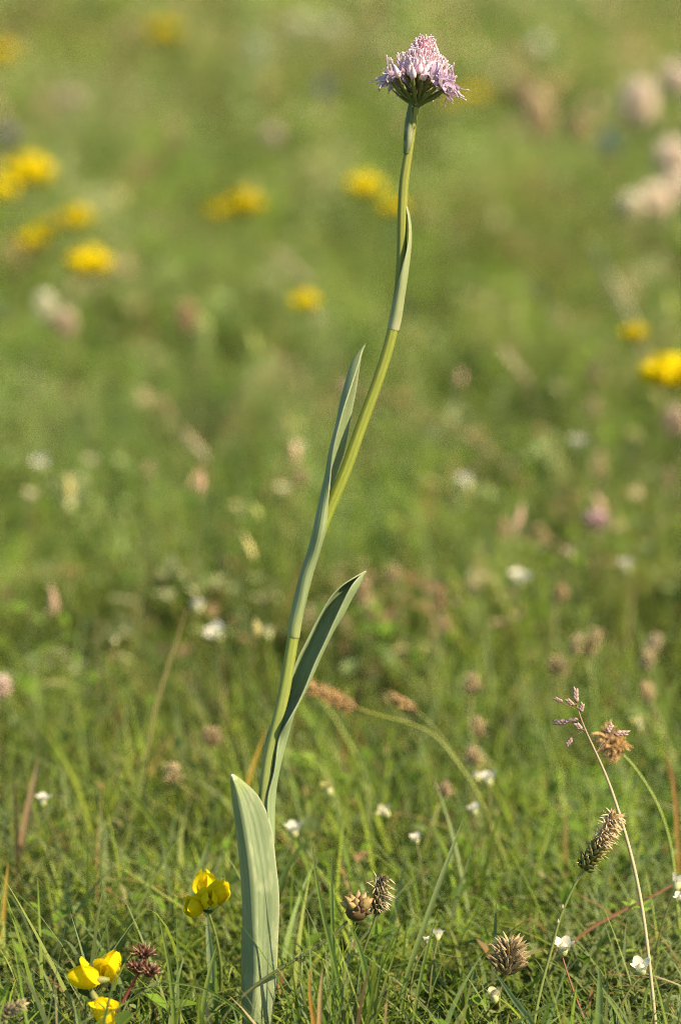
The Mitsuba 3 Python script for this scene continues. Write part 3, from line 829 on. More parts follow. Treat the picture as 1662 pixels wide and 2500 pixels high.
# ------------------------------------------------------------------ yellow trefoil flowers
p = at(216, 2262, 1.150)
trefoil("yellow trefoil with three fat petals beside the dark wood rush head", p, 1.08, 3, split=True, std=0.85, tint=YEL * 1.05, dirs=[
    ((-0.97, -0.12, -0.06), (0.05, -0.30, 1), (0.0065, 0.0, 0.0050)), ((0.40, 0.30, 0.85), (-0.4, -0.8, 0.2), (0.003, 0.004, -0.001)), ((0.38, -0.30, -0.86), (0.7, -0.6, 0.3), (-0.001, -0.001, 0.001))])
p = sight(474, 2064, 0.050)
trefoil("yellow trefoil cluster in the turf left of the broad basal leaf", p, 0.95, 4, split=True, std=0.7, dirs=[
    ((-0.42, -0.85, -0.38), (-0.2, 0.1, 1), (0.000, 0, 0.003)), ((0.10, -0.97, -0.12), (0, 0.2, 1), (0.001, 0, 0.004)), ((0.52, -0.82, 0.06), (0.2, 0.2, 1), (0.001, 0.001, 0.004)), ((-0.1, 0.6, 0.5), (0, 0, 1), (0, 0.002, 0.001))])
for x, y, h, s, n, lb in (
        (68, 405, 0.15, 1.42, 8, "largest blurred yellow flower up the slope, near the top left edge"),
        (4, 438, 0.13, 1.0, 5, "yellow flower cut by the left edge under the largest yellow one"),
        (176, 505, 0.13, 1.0, 6, "round yellow flower touching a wider, duller yellow one on its left"),
        (112, 525, 0.12, 0.80, 4, "dull yellow flower half hidden behind the round one"),
        (72, 552, 0.12, 0.85, 5, "dull orange yellow flower, lowest of a slanting trio"),
        (206, 612, 0.13, 1.2, 8, "wide yellow flower standing alone below the slanting trio"),
        (563, 475, 0.13, 1.12, 8, "bright yellow flower with a dimmer small one on its left"),
        (495, 481, 0.12, 0.7, 4, "small dim yellow flower at the left of a bright one"),
        (838, 432, 0.14, 1.05, 7, "bright yellow flower just left of the orchid stem"),
        (902, 476, 0.13, 0.85, 5, "orange yellow flower half behind the orchid stem"),
        (702, 690, 0.115, 0.72, 6, "small yellow flower left of the orchid bract, by a pale seed spike"),
        (1458, 766, 0.115, 0.72, 6, "small orange yellow flower on the slanting straw stalk"),
        (1535, 868, 0.12, 1.25, 8, "wide bright yellow flower at the right edge"),
        (1572, 862, 0.12, 1.0, 6, "yellow flower cut off by the right edge"),
        (376, 76, 0.15, 1.25, 6, "faint yellow flower near the upper edge"),
        (4, 126, 0.15, 1.2, 6, "faint yellow flower cut by the upper left edge"),
        (1088, 214, 0.14, 0.85, 4, "faint yellow flower right behind the pink flower head"),
        (1040, 225, 0.13, 0.6, 3, "pale yellow flower just below the pink flower head, far behind")):
    faint = "faint" in lb or "dull" in lb or "dim" in lb or "orange" in lb
    trefoil(lb, sight(x, y + 4, h), s, n, tint=YEL2 * 0.85 if faint else YEL)

# ------------------------------------------------------------------ small white flowers
for x, y, h, s, lb in (
        (95, 1066, 0.055, 1.25, "white flower, larger of the two side by side at mid height on the left"),
        (208, 1060, 0.050, 1.0, "cream flower right of the larger white one, at mid height on the left"),
        (70, 1140, 0.050, 1.0, "dim greenish white flower beneath the larger white one on the left"),
        (160, 1156, 0.050, 1.1, "cream flower lowest of the four on the left at mid height"),
        (457, 1393, 0.055, 0.95, "white flower left of the stem, upper of a slanting pair"),
        (497, 1456, 0.055, 1.35, "bright round white flower left of the stem, lower of a slanting pair"),
        (617, 1454, 0.050, 0.95, "cream flower close to the left of the stem's node"),
        (265, 1470, 0.045, 0.8, "dim cream flower far left of the bright round white flower"),
        (652, 1128, 0.050, 1.15, "cream flower beside a brownish bud left of the upright leaf"),
        (690, 1030, 0.055, 1.15, "cream flower left of the upright leaf, lower of two above each other"),
        (684, 975, 0.055, 1.1, "yellowish flower left of the upright leaf, upper of two above each other"),
        (545, 1166, 0.045, 0.9, "yellow green bud of a flower in the middle of the turf, left of the stem"),
        (1070, 1106, 0.060, 1.5, "cream flower with a yellow rim right of the stem at mid height"),
        (1330, 1016, 0.060, 1.3, "pale round flower above the brown spikelet on the right"),
        (1462, 1000, 0.055, 1.1, "yellowish flower right of the pale round one"),
        (1195, 1328, 0.055, 1.4, "white flower in the turf right of the pointed leaf tip"),
        (1440, 1300, 0.050, 1.1, "dim white flower low at the right, level with the pointed leaf tip"),
        (1380, 870, 0.07, 1.3, "pale yellow flower below the small orange yellow one"),
        (1285, 890, 0.06, 1.1, "dim yellow flower right of the pale seed spike"),
        (343, 812, 0.07, 1.1, "dim yellow green flower among the turf on the upper left"),
        (730, 735, 0.075, 1.3, "cream flower just below the small yellow one"),
        (100, 1838, 0.050, 1.0, "white flower with yellow base at the left above a brown stalk"),
        (676, 1908, 0.045, 1.15, "white flower with yellow base just right of the broad basal leaf"),
        (1122, 1790, 0.050, 1.15, "bright white flower under the arching sedge stem"),
        (1098, 1788, 0.046, 0.6, "tiny white bud touching the left of the bright white flower"),
        (1090, 1862, 0.046, 0.85, "white flower below the bright white one under the arching stem"),
        (885, 1868, 0.046, 0.95, "cream double flower in the middle of the turf below the green leaves"),
        (755, 1812, 0.050, 1.05, "pale yellow flower right of the stem's lowest leaf"),
        (957, 1930, 0.042, 0.75, "tiny white flower above the pair of brown sedge heads"),
        (1008, 2150, 0.032, 0.8, "white flower with a yellow tip right of the brown sedge heads"),
        (984, 2164, 0.032, 0.55, "tiny white flower left of the one with the yellow tip"),
        (1297, 2178, 0.034, 1.2, "white bell flower on a reddish stalk at the lower right"),
        (1474, 2226, 0.034, 1.15, "white flower next to the foot of the long straw stalk"),
        (1562, 2030, 0.046, 1.1, "white flower at the right edge, upper of two"),
        (1566, 2066, 0.044, 0.8, "white flower at the right edge, lower of two"),
        (1137, 2288, 0.026, 1.0, "greenish white flower below the blurred brown seed head"),
        (1470, 1664, 0.05, 1.0, "yellowish flower just right of the purple spikelets"),
        (1310, 1268, 0.055, 0.9, "small pinkish flower below the lilac blossom on the right")):
    dim = any(w in lb for w in ("dim", "yellow", "green", "cream")) and "base" not in lb and "tip" not in lb and "rim" not in lb
    pet = (0.62, 0.59, 0.36) if dim else (0.78, 0.76, 0.64)
    if "yellowish" in lb or "yellow green" in lb or "pale yellow" in lb:
        pet = (0.55, 0.53, 0.20)
    if "pinkish" in lb:
        pet = (0.60, 0.42, 0.42)
    white_flower(lb, sight(x, y, h + (0.012 if 900 < y < 1600 else 0)), s * (1.08 if y < 1700 else 1.0), petal=pet, stem_c=(0.26, 0.10, 0.07) if "reddish" in lb else (0.13, 0.13, 0.04))


# ------------------------------------------------------------------ clover and other soft blossoms far behind
def clover(label, p, radius, c_top, c_low, tall=1.15, n=70, name="clover_flower", cat="flower", group="clover heads up the slope"):
    key = thing(name, label, cat, group)
    d = stalk(key, p - np.array([0, 0, radius * tall * 0.8]), 0.0009, (0.10, 0.13, 0.035), (0.15, 0.15, 0.06))
    m = Mesh()
    m.drop(p - np.array([0, 0, radius * tall * 0.85]), p + np.array([0, 0, radius * tall * 0.6]), radius * 0.5, c_low, sides=8, rings=7)
    for i in range(n):
        z = -0.75 + 1.75 * (i + 0.5) / n
        z = min(z, 0.98)
        r = math.sqrt(max(0, 1 - z * z))
        q = np.array([r * math.cos(i * gold), r * math.sin(i * gold), z * tall])
        o = p + q * radius * 0.35
        k = (i / n)
        c = (np.array(c_low) * (1 - k) + np.array(c_top) * k) * rng.uniform(0.85, 1.15)
        m.drop(o, p + q * radius * rng.uniform(0.88, 1.08) + np.array([0, 0, radius * 0.12]), radius * 0.17, c * 0.8, c * 1.1, sides=5, rings=6, fat=0.6)
    m.put(part(key, "head"), "bud_mat")
    return key


CL, CL2 = (0.62, 0.51, 0.42), (0.48, 0.39, 0.27)
for x, y, h, r, t_, ct, cl, lb in (
        (1470, 245, 0.20, 0.0155, 1.35, CL, CL2, "tall pale pink clover head at the upper right"),
        (1556, 190, 0.20, 0.0140, 1.15, CL, CL2, "pale pink clover head cut by the right edge near the top"),
        (1548, 372, 0.17, 0.0150, 1.15, CL, CL2, "pinkish clover head at the right edge above a cream one"),
        (1552, 440, 0.16, 0.0120, 1.1, (0.62, 0.52, 0.40), CL2, "buff clover head at the right edge, lowest of three above each other"),
        (1505, 470, 0.16, 0.0125, 1.2, (0.66, 0.56, 0.42), CL2, "cream clover head, right one of a low pair at the right"),
        (1450, 480, 0.16, 0.0105, 1.1, (0.60, 0.56, 0.42), (0.35, 0.32, 0.16), "cream clover head, left one of a low pair at the right"),
        (1402, 335, 0.17, 0.0110, 1.0, (0.58, 0.62, 0.44), (0.30, 0.36, 0.16), "greenish white clover head left of the pinkish ones"),
        (1240, 112, 0.18, 0.0095, 1.0, (0.70, 0.70, 0.58), (0.32, 0.36, 0.16), "small white round clover head above the buff ones"),
        (1205, 225, 0.17, 0.0125, 1.4, (0.36, 0.25, 0.14), (0.24, 0.17, 0.08), "withered brown clover head right of the pink flower head"),
        (1240, 270, 0.17, 0.0130, 1.6, (0.52, 0.42, 0.24), (0.36, 0.26, 0.13), "tall buff clover head beside the withered brown one"),
        (1265, 205, 0.17, 0.0080, 1.3, (0.50, 0.40, 0.17), (0.32, 0.25, 0.1), "narrow ochre clover head above the buff one"),
        (105, 712, 0.12, 0.0085, 1.5, (0.60, 0.60, 0.42), (0.36, 0.36, 0.2), "whitish clover head on the left, joined to a pink brown one"),
        (150, 748, 0.11, 0.0085, 1.3, (0.46, 0.37, 0.27), (0.32, 0.24, 0.15), "pink brown clover head on the left, right of the whitish one"),
        (430, 735, 0.10, 0.0075, 1.7, (0.36, 0.23, 0.13), (0.24, 0.16, 0.08), "brownish clover head in the turf on the upper left"),
        (466, 775, 0.10, 0.0065, 2.2, (0.36, 0.42, 0.14), (0.2, 0.26, 0.08), "pale green clover head right of the brownish one"),
        (1555, 975, 0.08, 0.0085, 1.3, (0.50, 0.38, 0.30), (0.32, 0.22, 0.16), "dull pink clover head at the right edge at mid height"),
        (1370, 1200, 0.075, 0.0075, 0.8, (0.42, 0.28, 0.30), (0.26, 0.17, 0.15), "flat lilac clover head in the turf on the right"),
        (4, 1585, 0.05, 0.0055, 1.3, (0.60, 0.46, 0.40), (0.36, 0.26, 0.18), "pink clover head cut by the left edge low down"),
        (800, 900, 0.08, 0.0045, 1.1, (0.50, 0.34, 0.34), (0.3, 0.2, 0.16), "tiny pink clover head behind the upright leaf tip"),
        (625, 318, 0.14, 0.0080, 1.1, (0.48, 0.38, 0.34), (0.3, 0.26, 0.16), "dim pinkish clover head in the upper middle"),
        (745, 205, 0.15, 0.0080, 1.0, (0.12, 0.13, 0.24), (0.10, 0.12, 0.12), "dim blue clover head left of the pink flower head"),
        (18, 312, 0.14, 0.0080, 1.0, (0.12, 0.14, 0.26), (0.10, 0.12, 0.12), "dim blue clover head at the upper left edge"),
        (690, 62, 0.17, 0.0120, 0.8, (0.48, 0.50, 0.36), (0.28, 0.30, 0.16), "pale blossom near the top, left one of two"),
        (760, 72, 0.17, 0.0120, 0.8, (0.48, 0.50, 0.36), (0.28, 0.30, 0.16), "pale blossom near the top, right one of two"),
        (160, 235, 0.15, 0.0110, 0.9, (0.40, 0.34, 0.26), (0.24, 0.22, 0.12), "dim buff blossom near the upper left corner"),
        (590, 130, 0.16, 0.0100, 1.8, (0.32, 0.40, 0.26), (0.2, 0.26, 0.12), "tall pale green blossom under the two pale ones"),
        (1330, 300, 0.15, 0.0090, 1.4, (0.34, 0.22, 0.14), (0.22, 0.16, 0.08), "dim brown blossom between the buff and the pale pink clover heads"),
        (395, 320, 0.14, 0.0075, 2.2, (0.34, 0.30, 0.13), (0.22, 0.22, 0.08), "upright tan blossom in the upper left")):
    clover(lb, sight(x, y, h), r, ct, cl, t_, n=60 if r > 0.01 else 40, name="blossom" if "blossom" in lb else "clover_flower")


# ------------------------------------------------------------------ sedges, rushes and grasses with heads
def sedge(label, head_px, stem_px, d, radius, n, c_low, c_high, sl=0.0035, sw=0.0011, stem_r=0.0006, stem_c=(0.12, 0.16, 0.035), stem_top=None, flare=0.45, awn=0.0, hairs=0, hair_c=(0.5, 0.36, 0.18), name="sedge", cat="sedge", group="brown sedge heads in the turf", profile=None):
    """head_px: foot and tip of each spike."""
    key = thing(name, label, cat, group)
    q = spline(pixel_path(stem_px, d), 30)
    Mesh().tube(q[::-1], [stem_r * 1.25, stem_r, stem_r * 0.8], stem_c, 7, stem_top or stem_c).put(part(key, "stem"), "stalk_mat")
    for j, (p0, p1) in enumerate(head_px):
        dz = 0.0 if j == 0 else rng.uniform(-0.003, 0.003)
        scale_spike(at(*p0, d), at(*p1, d + dz), radius if np.isscalar(radius) else radius[j], n, c_low if np.ndim(c_low) == 1 else c_low[j], c_high if np.ndim(c_high) == 1 else c_high[j], sl, sw, flare, profile, awn if np.isscalar(awn) else awn[j], hairs=hairs, hair_c=hair_c, droop=(0.1, -0.2, -0.9)).put(part(key, "spike"), "dry_mat")
    return key


# two-toned spike on the right
key = thing("sedge", "sedge with a tan tufted spike over a dark green one on a bent stem", "sedge", "brown sedge heads in the turf")
D = 1.165
q = spline(pixel_path([(1343, 2006), (1322, 2040), (1302, 2082), (1290, 2112), (1274, 2170), (1252, 2250), (1232, 2340)], D), 40)
Mesh().tube(q[::-1], [0.00075, 0.00062, 0.00055], (0.20, 0.25, 0.06), 8, (0.14, 0.17, 0.05)).put(part(key, "stem"), "stalk_mat")
for x, y in ((1293, 2094), (1283, 2128)):
    o = at(x, y, D - 0.0006)
    Mesh().drop(o, o + np.array([0.0004, -0.0006, 0.0022]), 0.0006, (0.50, 0.42, 0.24), sides=6, rings=5).put(part(key, "sheath"), "dry_mat")
scale_spike(at(1343, 2004, D), at(1384, 1944, D), 0.0042, 48, (0.12, 0.13, 0.03), (0.20, 0.17, 0.06), 0.0036, 0.0009, 0.8, lambda k: 1.0 - 0.35 * k, hairs=22, hair_c=(0.40, 0.34, 0.16)).put(part(key, "spike"), "dry_mat")
scale_spike(at(1376, 1954, D), at(1416, 1874, D - 0.002), 0.0027, 40, (0.26, 0.17, 0.09), (0.32, 0.20, 0.10), 0.0034, 0.0007, 0.35, lambda k: 0.8 + 0.3 * k, hairs=240, hair_c=(0.66, 0.53, 0.31), droop=(0.75, -0.3, -0.6)).put(part(key, "spike"), "dry_mat")
# bottle-shaped fruits: the pair in front
key = thing("sedge", "sedge with a round brown green fruit cluster and a pale tufted spike beside it", "sedge", "brown sedge heads in the turf")
q = spline(pixel_path([(800, 2122), (760, 2160), (705, 2196), (640, 2235)], 1.16), 24)
Mesh().tube(q[::-1], [0.0008, 0.0007, 0.0006], (0.10, 0.12, 0.04), 7).put(part(key, "stem"), "stalk_mat")
o = at(824, 2094, 1.16)
Mesh().drop(o - np.array([0.001, 0, 0.0052]), o + np.array([0, 0, 0.0035]), 0.0046, (0.07, 0.045, 0.022), (0.12, 0.09, 0.03), sides=10, rings=8, fat=0.5).put(part(key, "core"), "dry_mat")
for i in range(30):
    z = -0.75 + 1.72 * (i + 0.5) / 30
    r = math.sqrt(max(0, 1 - min(1, z * z)))
    dv = np.array([r * math.cos(i * gold + 1), r * math.sin(i * gold + 1), z])
    m = Mesh()
    if z < -0.1 or i % 4 == 0:                              # dark scales
        c = np.array((0.085, 0.045, 0.025)) * rng.uniform(0.6, 1.5)
        m.drop(o + dv * 0.0022, o + unit(dv + np.array([0, 0, 0.5])) * 0.0066 * rng.uniform(0.85, 1.1), 0.0011, c, c * 1.8 + 0.02, sides=5, rings=6, fat=0.4)
        m.put(part(key, "scale"), "dry_mat")
    else:                                                    # fat utricles with red tips
        m.drop(o + dv * 0.0018, o + unit(dv + np.array([0, 0, 0.35])) * np.array([0.0078, 0.0078, 0.0074]) * rng.uniform(0.85, 1.12), 0.00155, np.array((0.36, 0.36, 0.08)) * rng.uniform(0.75, 1.15), (0.30, 0.18, 0.09), sides=8, rings=8, fat=0.5)
        m.put(part(key, "fruit"), "stalk_mat")
scale_spike(at(866, 2106, 1.165), at(882, 2018, 1.165), 0.0036, 70, (0.14, 0.13, 0.05), (0.10, 0.07, 0.045), 0.0030, 0.0006, 0.4, lambda k: 1.15 - 0.85 * k, hairs=100, hair_c=(0.50, 0.42, 0.26), droop=(0.7, -0.3, -0.9)).put(part(key, "spike"), "dry_mat")
q = spline(pixel_path([(868, 2102), (852, 2150), (832, 2210), (822, 2300)], 1.165), 18)
Mesh().tube(q[::-1], [0.0006, 0.0005, 0.0005], (0.10, 0.13, 0.035), 6).put(part(key, "stem"), "stalk_mat")

# wood rush
key = thing("wood_rush", "wood rush with two dark red brown bristly heads on a red stalk", "wood rush")
D = 1.15
q = spline(pixel_path([(334, 2210), (322, 2235), (300, 2278), (272, 2325), (245, 2359)], D), 24)
Mesh().tube(q[::-1], [0.0004, 0.00045, 0.0007, 0.0006], (0.16, 0.08, 0.045), 7, (0.17, 0.03, 0.022)).put(part(key, "stem"), "stalk_mat")
for hx, hy, rr in ((331, 2205, 0.0060), (316, 2236, 0.0052), (345, 2246, 0.0054)):
    o = at(hx, hy, D + rng.uniform(-0.002, 0.002))
    m = Mesh().drop(o - np.array([0, 0, 0.0012]), o + np.array([0, 0, 0.0030]), 0.0024, (0.07, 0.03, 0.018), sides=8, rings=6)
    for i in range(46):
        z = 0.05 + 0.93 * (i + 0.5) / 46
        r = math.sqrt(max(0, 1 - z * z))
        dv = unit(np.array([r * math.cos(i * gold), r * math.sin(i * gold), z * 0.8]))
        c = np.array((0.10, 0.038, 0.024)) * rng.uniform(0.5, 1.5)
        tipc = np.array((0.46, 0.34, 0.20)) if i % 3 == 0 else c * 1.6
        m.drop(o + dv * 0.001 + np.array([0, 0, 0.0004]), o + dv * rr * rng.uniform(0.8, 1.12) + np.array([0, 0, 0.001]), 0.00050, c, tipc, sides=4, rings=5, fat=0.4)
    m.put(part(key, "head"), "dry_mat")
for x0, y0, x1, y1 in ((352, 2232, 373, 2226), (353, 2236, 370, 2240), (352, 2244, 360, 2262), (340, 2185, 355, 2178), (318, 2186, 308, 2180)):
    a_, b_ = at(x0, y0, D), at(x1, y1, D - 0.002)
    Mesh().tube(spline([a_, (a_ + b_) / 2 + rng.normal(0, 0.0008, 3), b_], 6), [0.00016, 0.00014, 0.00022], (0.26, 0.17, 0.08), 4, (0.36, 0.27, 0.15)).put(part(key, "filament"), "dry_mat")

# purple spikelets on a long straw stalk
key = thing("grass_panicle", "grass panicle with few purple spikelets on a long arching straw stalk", "grass")
D = 1.17
main = [(1328, 1625), (1342, 1668), (1372, 1735), (1400, 1800), (1427, 1880), (1452, 1968), (1474, 2070), (1490, 2180), (1502, 2290), (1508, 2359)]
q = spline(pixel_path(main, D), 60)
c = np.array((0.44, 0.38, 0.22)) + np.clip(1 - np.linspace(0, 3.2, 60), 0, 1)[:, None] * (np.array((0.30, 0.18, 0.13)) - np.array((0.44, 0.38, 0.22)))
Mesh().tube(q, np.interp(np.linspace(0, 1, 60), [0, 0.1, 0.4, 1], [0.25, 0.45, 0.75, 0.75]) / 1000, c[::1], 8).put(part(key, "stem"), "stalk_mat")
for bx, by, x0, y0, x1, y1, w in ((1328, 1625, 1326, 1620, 1325, 1578, 1.15), (1328, 1625, 1320, 1626, 1302, 1608, 1.0), (1322, 1632, 1295, 1618, 1273, 1606, 0.9), (1330, 1632, 1335, 1640, 1343, 1616, 1.1), (1340, 1662, 1310, 1664, 1268, 1664, 1.25), (1336, 1656, 1330, 1658, 1305, 1657, 0.8),
                                 (1348, 1684, 1336, 1680, 1324, 1664, 1.3), (1345, 1682, 1318, 1700, 1300, 1722, 1.0), (1372, 1735, 1396, 1688, 1412, 1664, 1.2), (1372, 1735, 1412, 1690, 1454, 1688, 1.2)):
    dz = rng.uniform(-0.004, 0.004)
    a_, b_, e_ = at(bx, by, D), at(x0, y0, D + dz), at(x1, y1, D + dz * 1.5)
    Mesh().tube(spline([a_, (a_ + b_) / 2 + (rng.normal(0, 0.0005, 3)), b_], 7), [0.00022, 0.00016], (0.24, 0.14, 0.10), 5).put(part(key, "branch"), "stalk_mat")
    m = Mesh()
    d = unit(e_ - b_)
    L = np.linalg.norm(e_ - b_)
    sd = unit(np.cross(d, [0.1, 1, 0.1]))
    for i in range(6):
        k = i / 6
        sgn = 1 if i % 2 else -1
        cc = np.array([(0.17, 0.075, 0.10), (0.22, 0.12, 0.12), (0.14, 0.06, 0.075)][i % 3]) * rng.uniform(0.8, 1.25)
        m.drop(b_ + d * L * k * 0.62, b_ + d * L * (k * 0.62 + 0.42) + sd * sgn * 0.0007 * w, 0.00078 * w * (1 - 0.3 * k), cc * 1.2, cc * 0.4 + np.array((0.42, 0.35, 0.28)), sides=6, rings=7, fat=0.45)
    m.put(part(key, "spikelet"), "dry_mat")

BR0, BR1 = (0.16, 0.10, 0.05), (0.32, 0.20, 0.10)
OR0, OR1 = (0.22, 0.12, 0.05), (0.38, 0.22, 0.10)


def brown_head(label, x, y, h, length, radius, c0, c1, lean=(0.2, 0, 1), n=44, sl=0.004, sw=0.0009, group="brown sedge heads in the turf", awn=0.0):
    key = thing("sedge", label, "sedge", group)
    p = sight(x, y, h)
    d = unit(np.array(lean, float) + np.array([rng.normal(0, 0.2), rng.normal(0, 0.15), 0]))
    k = rng.uniform(0.68, 0.98) if n < 80 else 1.0
    length, radius = length * k, radius * k * 0.82
    a_, b_ = p - d * length / 2, p + d * length / 2
    c0, c1 = np.array(c0) * 0.45 + np.array((0.24, 0.22, 0.11)) * 0.55, np.array(c1) * 0.45 + np.array((0.36, 0.32, 0.19)) * 0.55
    stalk(key, a_, 0.0006, (0.17, 0.22, 0.05), (0.26, 0.25, 0.09), base=foot_under(a_, -d[0] * 0.03 + rng.normal(0, 0.006), 0.0))
    scale_spike(a_, b_, radius, int(n * rng.uniform(0.6, 1.1)), c0, c1, sl * k, sw, rng.uniform(0.35, 0.9), (lambda q, e=rng.uniform(0.2, 0.9): (1 - q) ** e * 1.1), awn, hairs=int(rng.integers(15, 50)), hair_c=np.minimum(c1 * 1.3, 0.6)).put(part(key, "spike"), "dry_mat")


sedge("sedge with a long drooping orange brown spike behind the second leaf", [((826, 1633), (708, 1580))], [(826, 1633), (925, 1662), (1005, 1700), (1050, 1755), (1085, 1805), (1125, 1890), (1165, 2000)], 1.31, 0.0019, 64, (0.22, 0.15, 0.07), (0.38, 0.25, 0.11), 0.0046, 0.0006, 0.0008, (0.15, 0.19, 0.03), (0.19, 0.21, 0.035), flare=0.5, awn=0.004, hairs=60, hair_c=(0.46, 0.26, 0.09))
sedge("sedge with a short dark brown spike right of the drooping orange brown one", [((962, 1642), (905, 1606))], [(962, 1642), (1010, 1690), (1060, 1765), (1110, 1850), (1150, 1960)], 1.32, 0.0026, 26, (0.20, 0.14, 0.06), (0.28, 0.19, 0.09), 0.0042, 0.0010, 0.0006, (0.14, 0.17, 0.03), flare=0.4)
sedge("sedge with a ragged tan head behind the purple spikelets", [((1430, 1738), (1385, 1680)), ((1432, 1735), (1402, 1712))], [(1432, 1738), (1455, 1762), (1490, 1812), (1520, 1870), (1545, 1960)], 1.235, (0.0050, 0.0040), 26, (0.28, 0.17, 0.07), (0.42, 0.28, 0.13), 0.0052, 0.0007, 0.0007, (0.22, 0.28, 0.05), flare=0.9, hairs=90, hair_c=(0.56, 0.36, 0.15))
for x, y, h, ln, r, c0, c1, le, lb in (
        (1170, 2208, 0.034, 0.013, 0.0088, (0.20, 0.11, 0.05), (0.26, 0.15, 0.07), (0.15, 0, 1), "blurred brown seed head low at the right, above a greenish white flower"),
        (1362, 1482, 0.060, 0.016, 0.0038, BR0, (0.36, 0.24, 0.11), (0.25, 0, 1), "brown seed head, sharpest of the upright ones above the purple spikelets"),
        (1326, 1486, 0.060, 0.015, 0.0044, (0.22, 0.16, 0.07), (0.32, 0.24, 0.12), (0.3, 0, 1), "pale brown seed head left of the sharpest upright one"),
        (1281, 1536, 0.050, 0.010, 0.0050, (0.14, 0.085, 0.04), (0.22, 0.14, 0.07), (0, 0, 1), "round dark brown seed head beneath the pale brown upright one"),
        (1502, 1486, 0.060, 0.010, 0.0034, (0.34, 0.24, 0.15), (0.44, 0.33, 0.22), (0.4, 0, 1), "pinkish tan seed head near the right edge, upper of three"),
        (1490, 1525, 0.055, 0.010, 0.0034, (0.28, 0.20, 0.10), (0.34, 0.25, 0.13), (0.2, 0, 1), "tan seed head near the right edge, middle of three"),
        (1488, 1595, 0.050, 0.012, 0.0038, (0.26, 0.16, 0.06), (0.34, 0.22, 0.09), (0, 0, 1), "orange brown seed head near the right edge, lowest of three"),
        (1086, 1580, 0.050, 0.009, 0.0062, (0.22, 0.14, 0.07), (0.34, 0.23, 0.12), (0, 0, 1), "round tan seed head above the arching sedge stems"),
        (1100, 1678, 0.045, 0.011, 0.0042, OR0, (0.34, 0.22, 0.11), (0, 0, 1), "tan seed head beneath the round tan one"),
        (1090, 1745, 0.042, 0.009, 0.0042, (0.22, 0.12, 0.06), (0.30, 0.18, 0.09), (0.2, 0, 1), "brown seed head above the bright white flower"),
        (1020, 1822, 0.040, 0.008, 0.0038, (0.18, 0.09, 0.05), (0.24, 0.12, 0.07), (0.2, 0, 1), "dim reddish seed head left of the bright white flower"),
        (486, 1700, 0.042, 0.010, 0.0052, OR0, (0.34, 0.21, 0.11), (0.2, 0, 1), "tan seed head left of the stem's lower sheath"),
        (398, 1782, 0.038, 0.009, 0.0040, (0.24, 0.14, 0.07), (0.30, 0.2, 0.1), (0.1, 0, 1), "dim tan seed head by the slanting green blade"),
        (905, 1326, 0.060, 0.013, 0.0036, OR0, (0.40, 0.25, 0.13), (0, 0, 1), "orange tan seed head right of the pointed leaf tip"),
        (836, 1366, 0.055, 0.010, 0.0030, OR0, (0.40, 0.24, 0.13), (0, 0, 1), "small orange tan seed head just below the pointed leaf tip"),
        (1012, 1376, 0.060, 0.020, 0.0034, (0.22, 0.10, 0.04), (0.34, 0.15, 0.07), (-0.15, 0, 1), "slim rusty seed head right of the orange tan one"),
        (1020, 1440, 0.050, 0.012, 0.0036, (0.22, 0.11, 0.05), (0.30, 0.15, 0.07), (0, 0, 1), "rusty seed head under the slim rusty one"),
        (1160, 1218, 0.060, 0.013, 0.0036, OR0, (0.36, 0.20, 0.10), (0, 0, 1), "orange seed head above the white flower on the right"),
        (1250, 1235, 0.060, 0.012, 0.0034, (0.26, 0.18, 0.07), (0.34, 0.22, 0.10), (0, 0, 1), "tan seed head right of the orange one above the white flower"),
        (1290, 1370, 0.055, 0.010, 0.0032, OR0, (0.38, 0.18, 0.08), (0.1, 0, 1), "small rusty orange seed head right of the white flower"),
        (1380, 1075, 0.070, 0.016, 0.0042, (0.26, 0.18, 0.08), (0.38, 0.27, 0.13), (0.15, 0, 1), "upright tan seed head below the pale round flower"),
        (690, 1100, 0.055, 0.011, 0.0036, OR0, (0.42, 0.28, 0.18), (0.2, 0, 1), "pinkish brown seed head touching the cream flower left of the upright leaf"),
        (1290, 735, 0.085, 0.012, 0.0050, (0.30, 0.26, 0.12), (0.42, 0.36, 0.2), (0, 0, 1), "pale tan seed head on the upper right, left of the straw stalk"),
        (1245, 678, 0.090, 0.010, 0.0046, (0.28, 0.24, 0.09), (0.36, 0.3, 0.12), (0, 0, 1), "ochre seed head above the pale tan one on the upper right"),
        (1370, 860, 0.075, 0.013, 0.0050, (0.34, 0.25, 0.14), (0.44, 0.34, 0.2), (0, 0, 1), "tan seed head above the pale round flower on the right"),
        (1365, 940, 0.070, 0.010, 0.0042, (0.32, 0.24, 0.14), (0.40, 0.32, 0.2), (0, 0, 1), "dull tan seed head just above the pale round flower"),
        (378, 940, 0.070, 0.016, 0.0032, (0.24, 0.15, 0.05), (0.32, 0.2, 0.08), (0, 0, 1), "rusty upright seed head in the middle of the left turf"),
        (1470, 545, 0.10, 0.020, 0.0040, (0.16, 0.10, 0.04), (0.20, 0.12, 0.05), (0, 0, 1), "dark brown upright seed head below the cream clover pair"),
        (1535, 1100, 0.065, 0.014, 0.0032, (0.24, 0.16, 0.08), (0.3, 0.2, 0.1), (0, 0, 1), "dim brown seed head near the right edge at mid height"),
        (340, 1085, 0.06, 0.012, 0.0034, (0.28, 0.2, 0.1), (0.36, 0.3, 0.16), (0.5, 0, 1), "dim tan seed head right of the four left cream flowers"),
        (20, 2328, 0.034, 0.016, 0.0026, (0.12, 0.07, 0.04), (0.22, 0.15, 0.09), (0.9, -0.1, 0.5), "slanting dark seed head in the lower left corner")):
    brown_head(lb, x, y, h, ln, r, c0, c1, le, sl=0.004 if r < 0.005 else 0.005 if r < 0.008 else 0.0062, n=84 if r > 0.008 else 44, sw=0.0008)

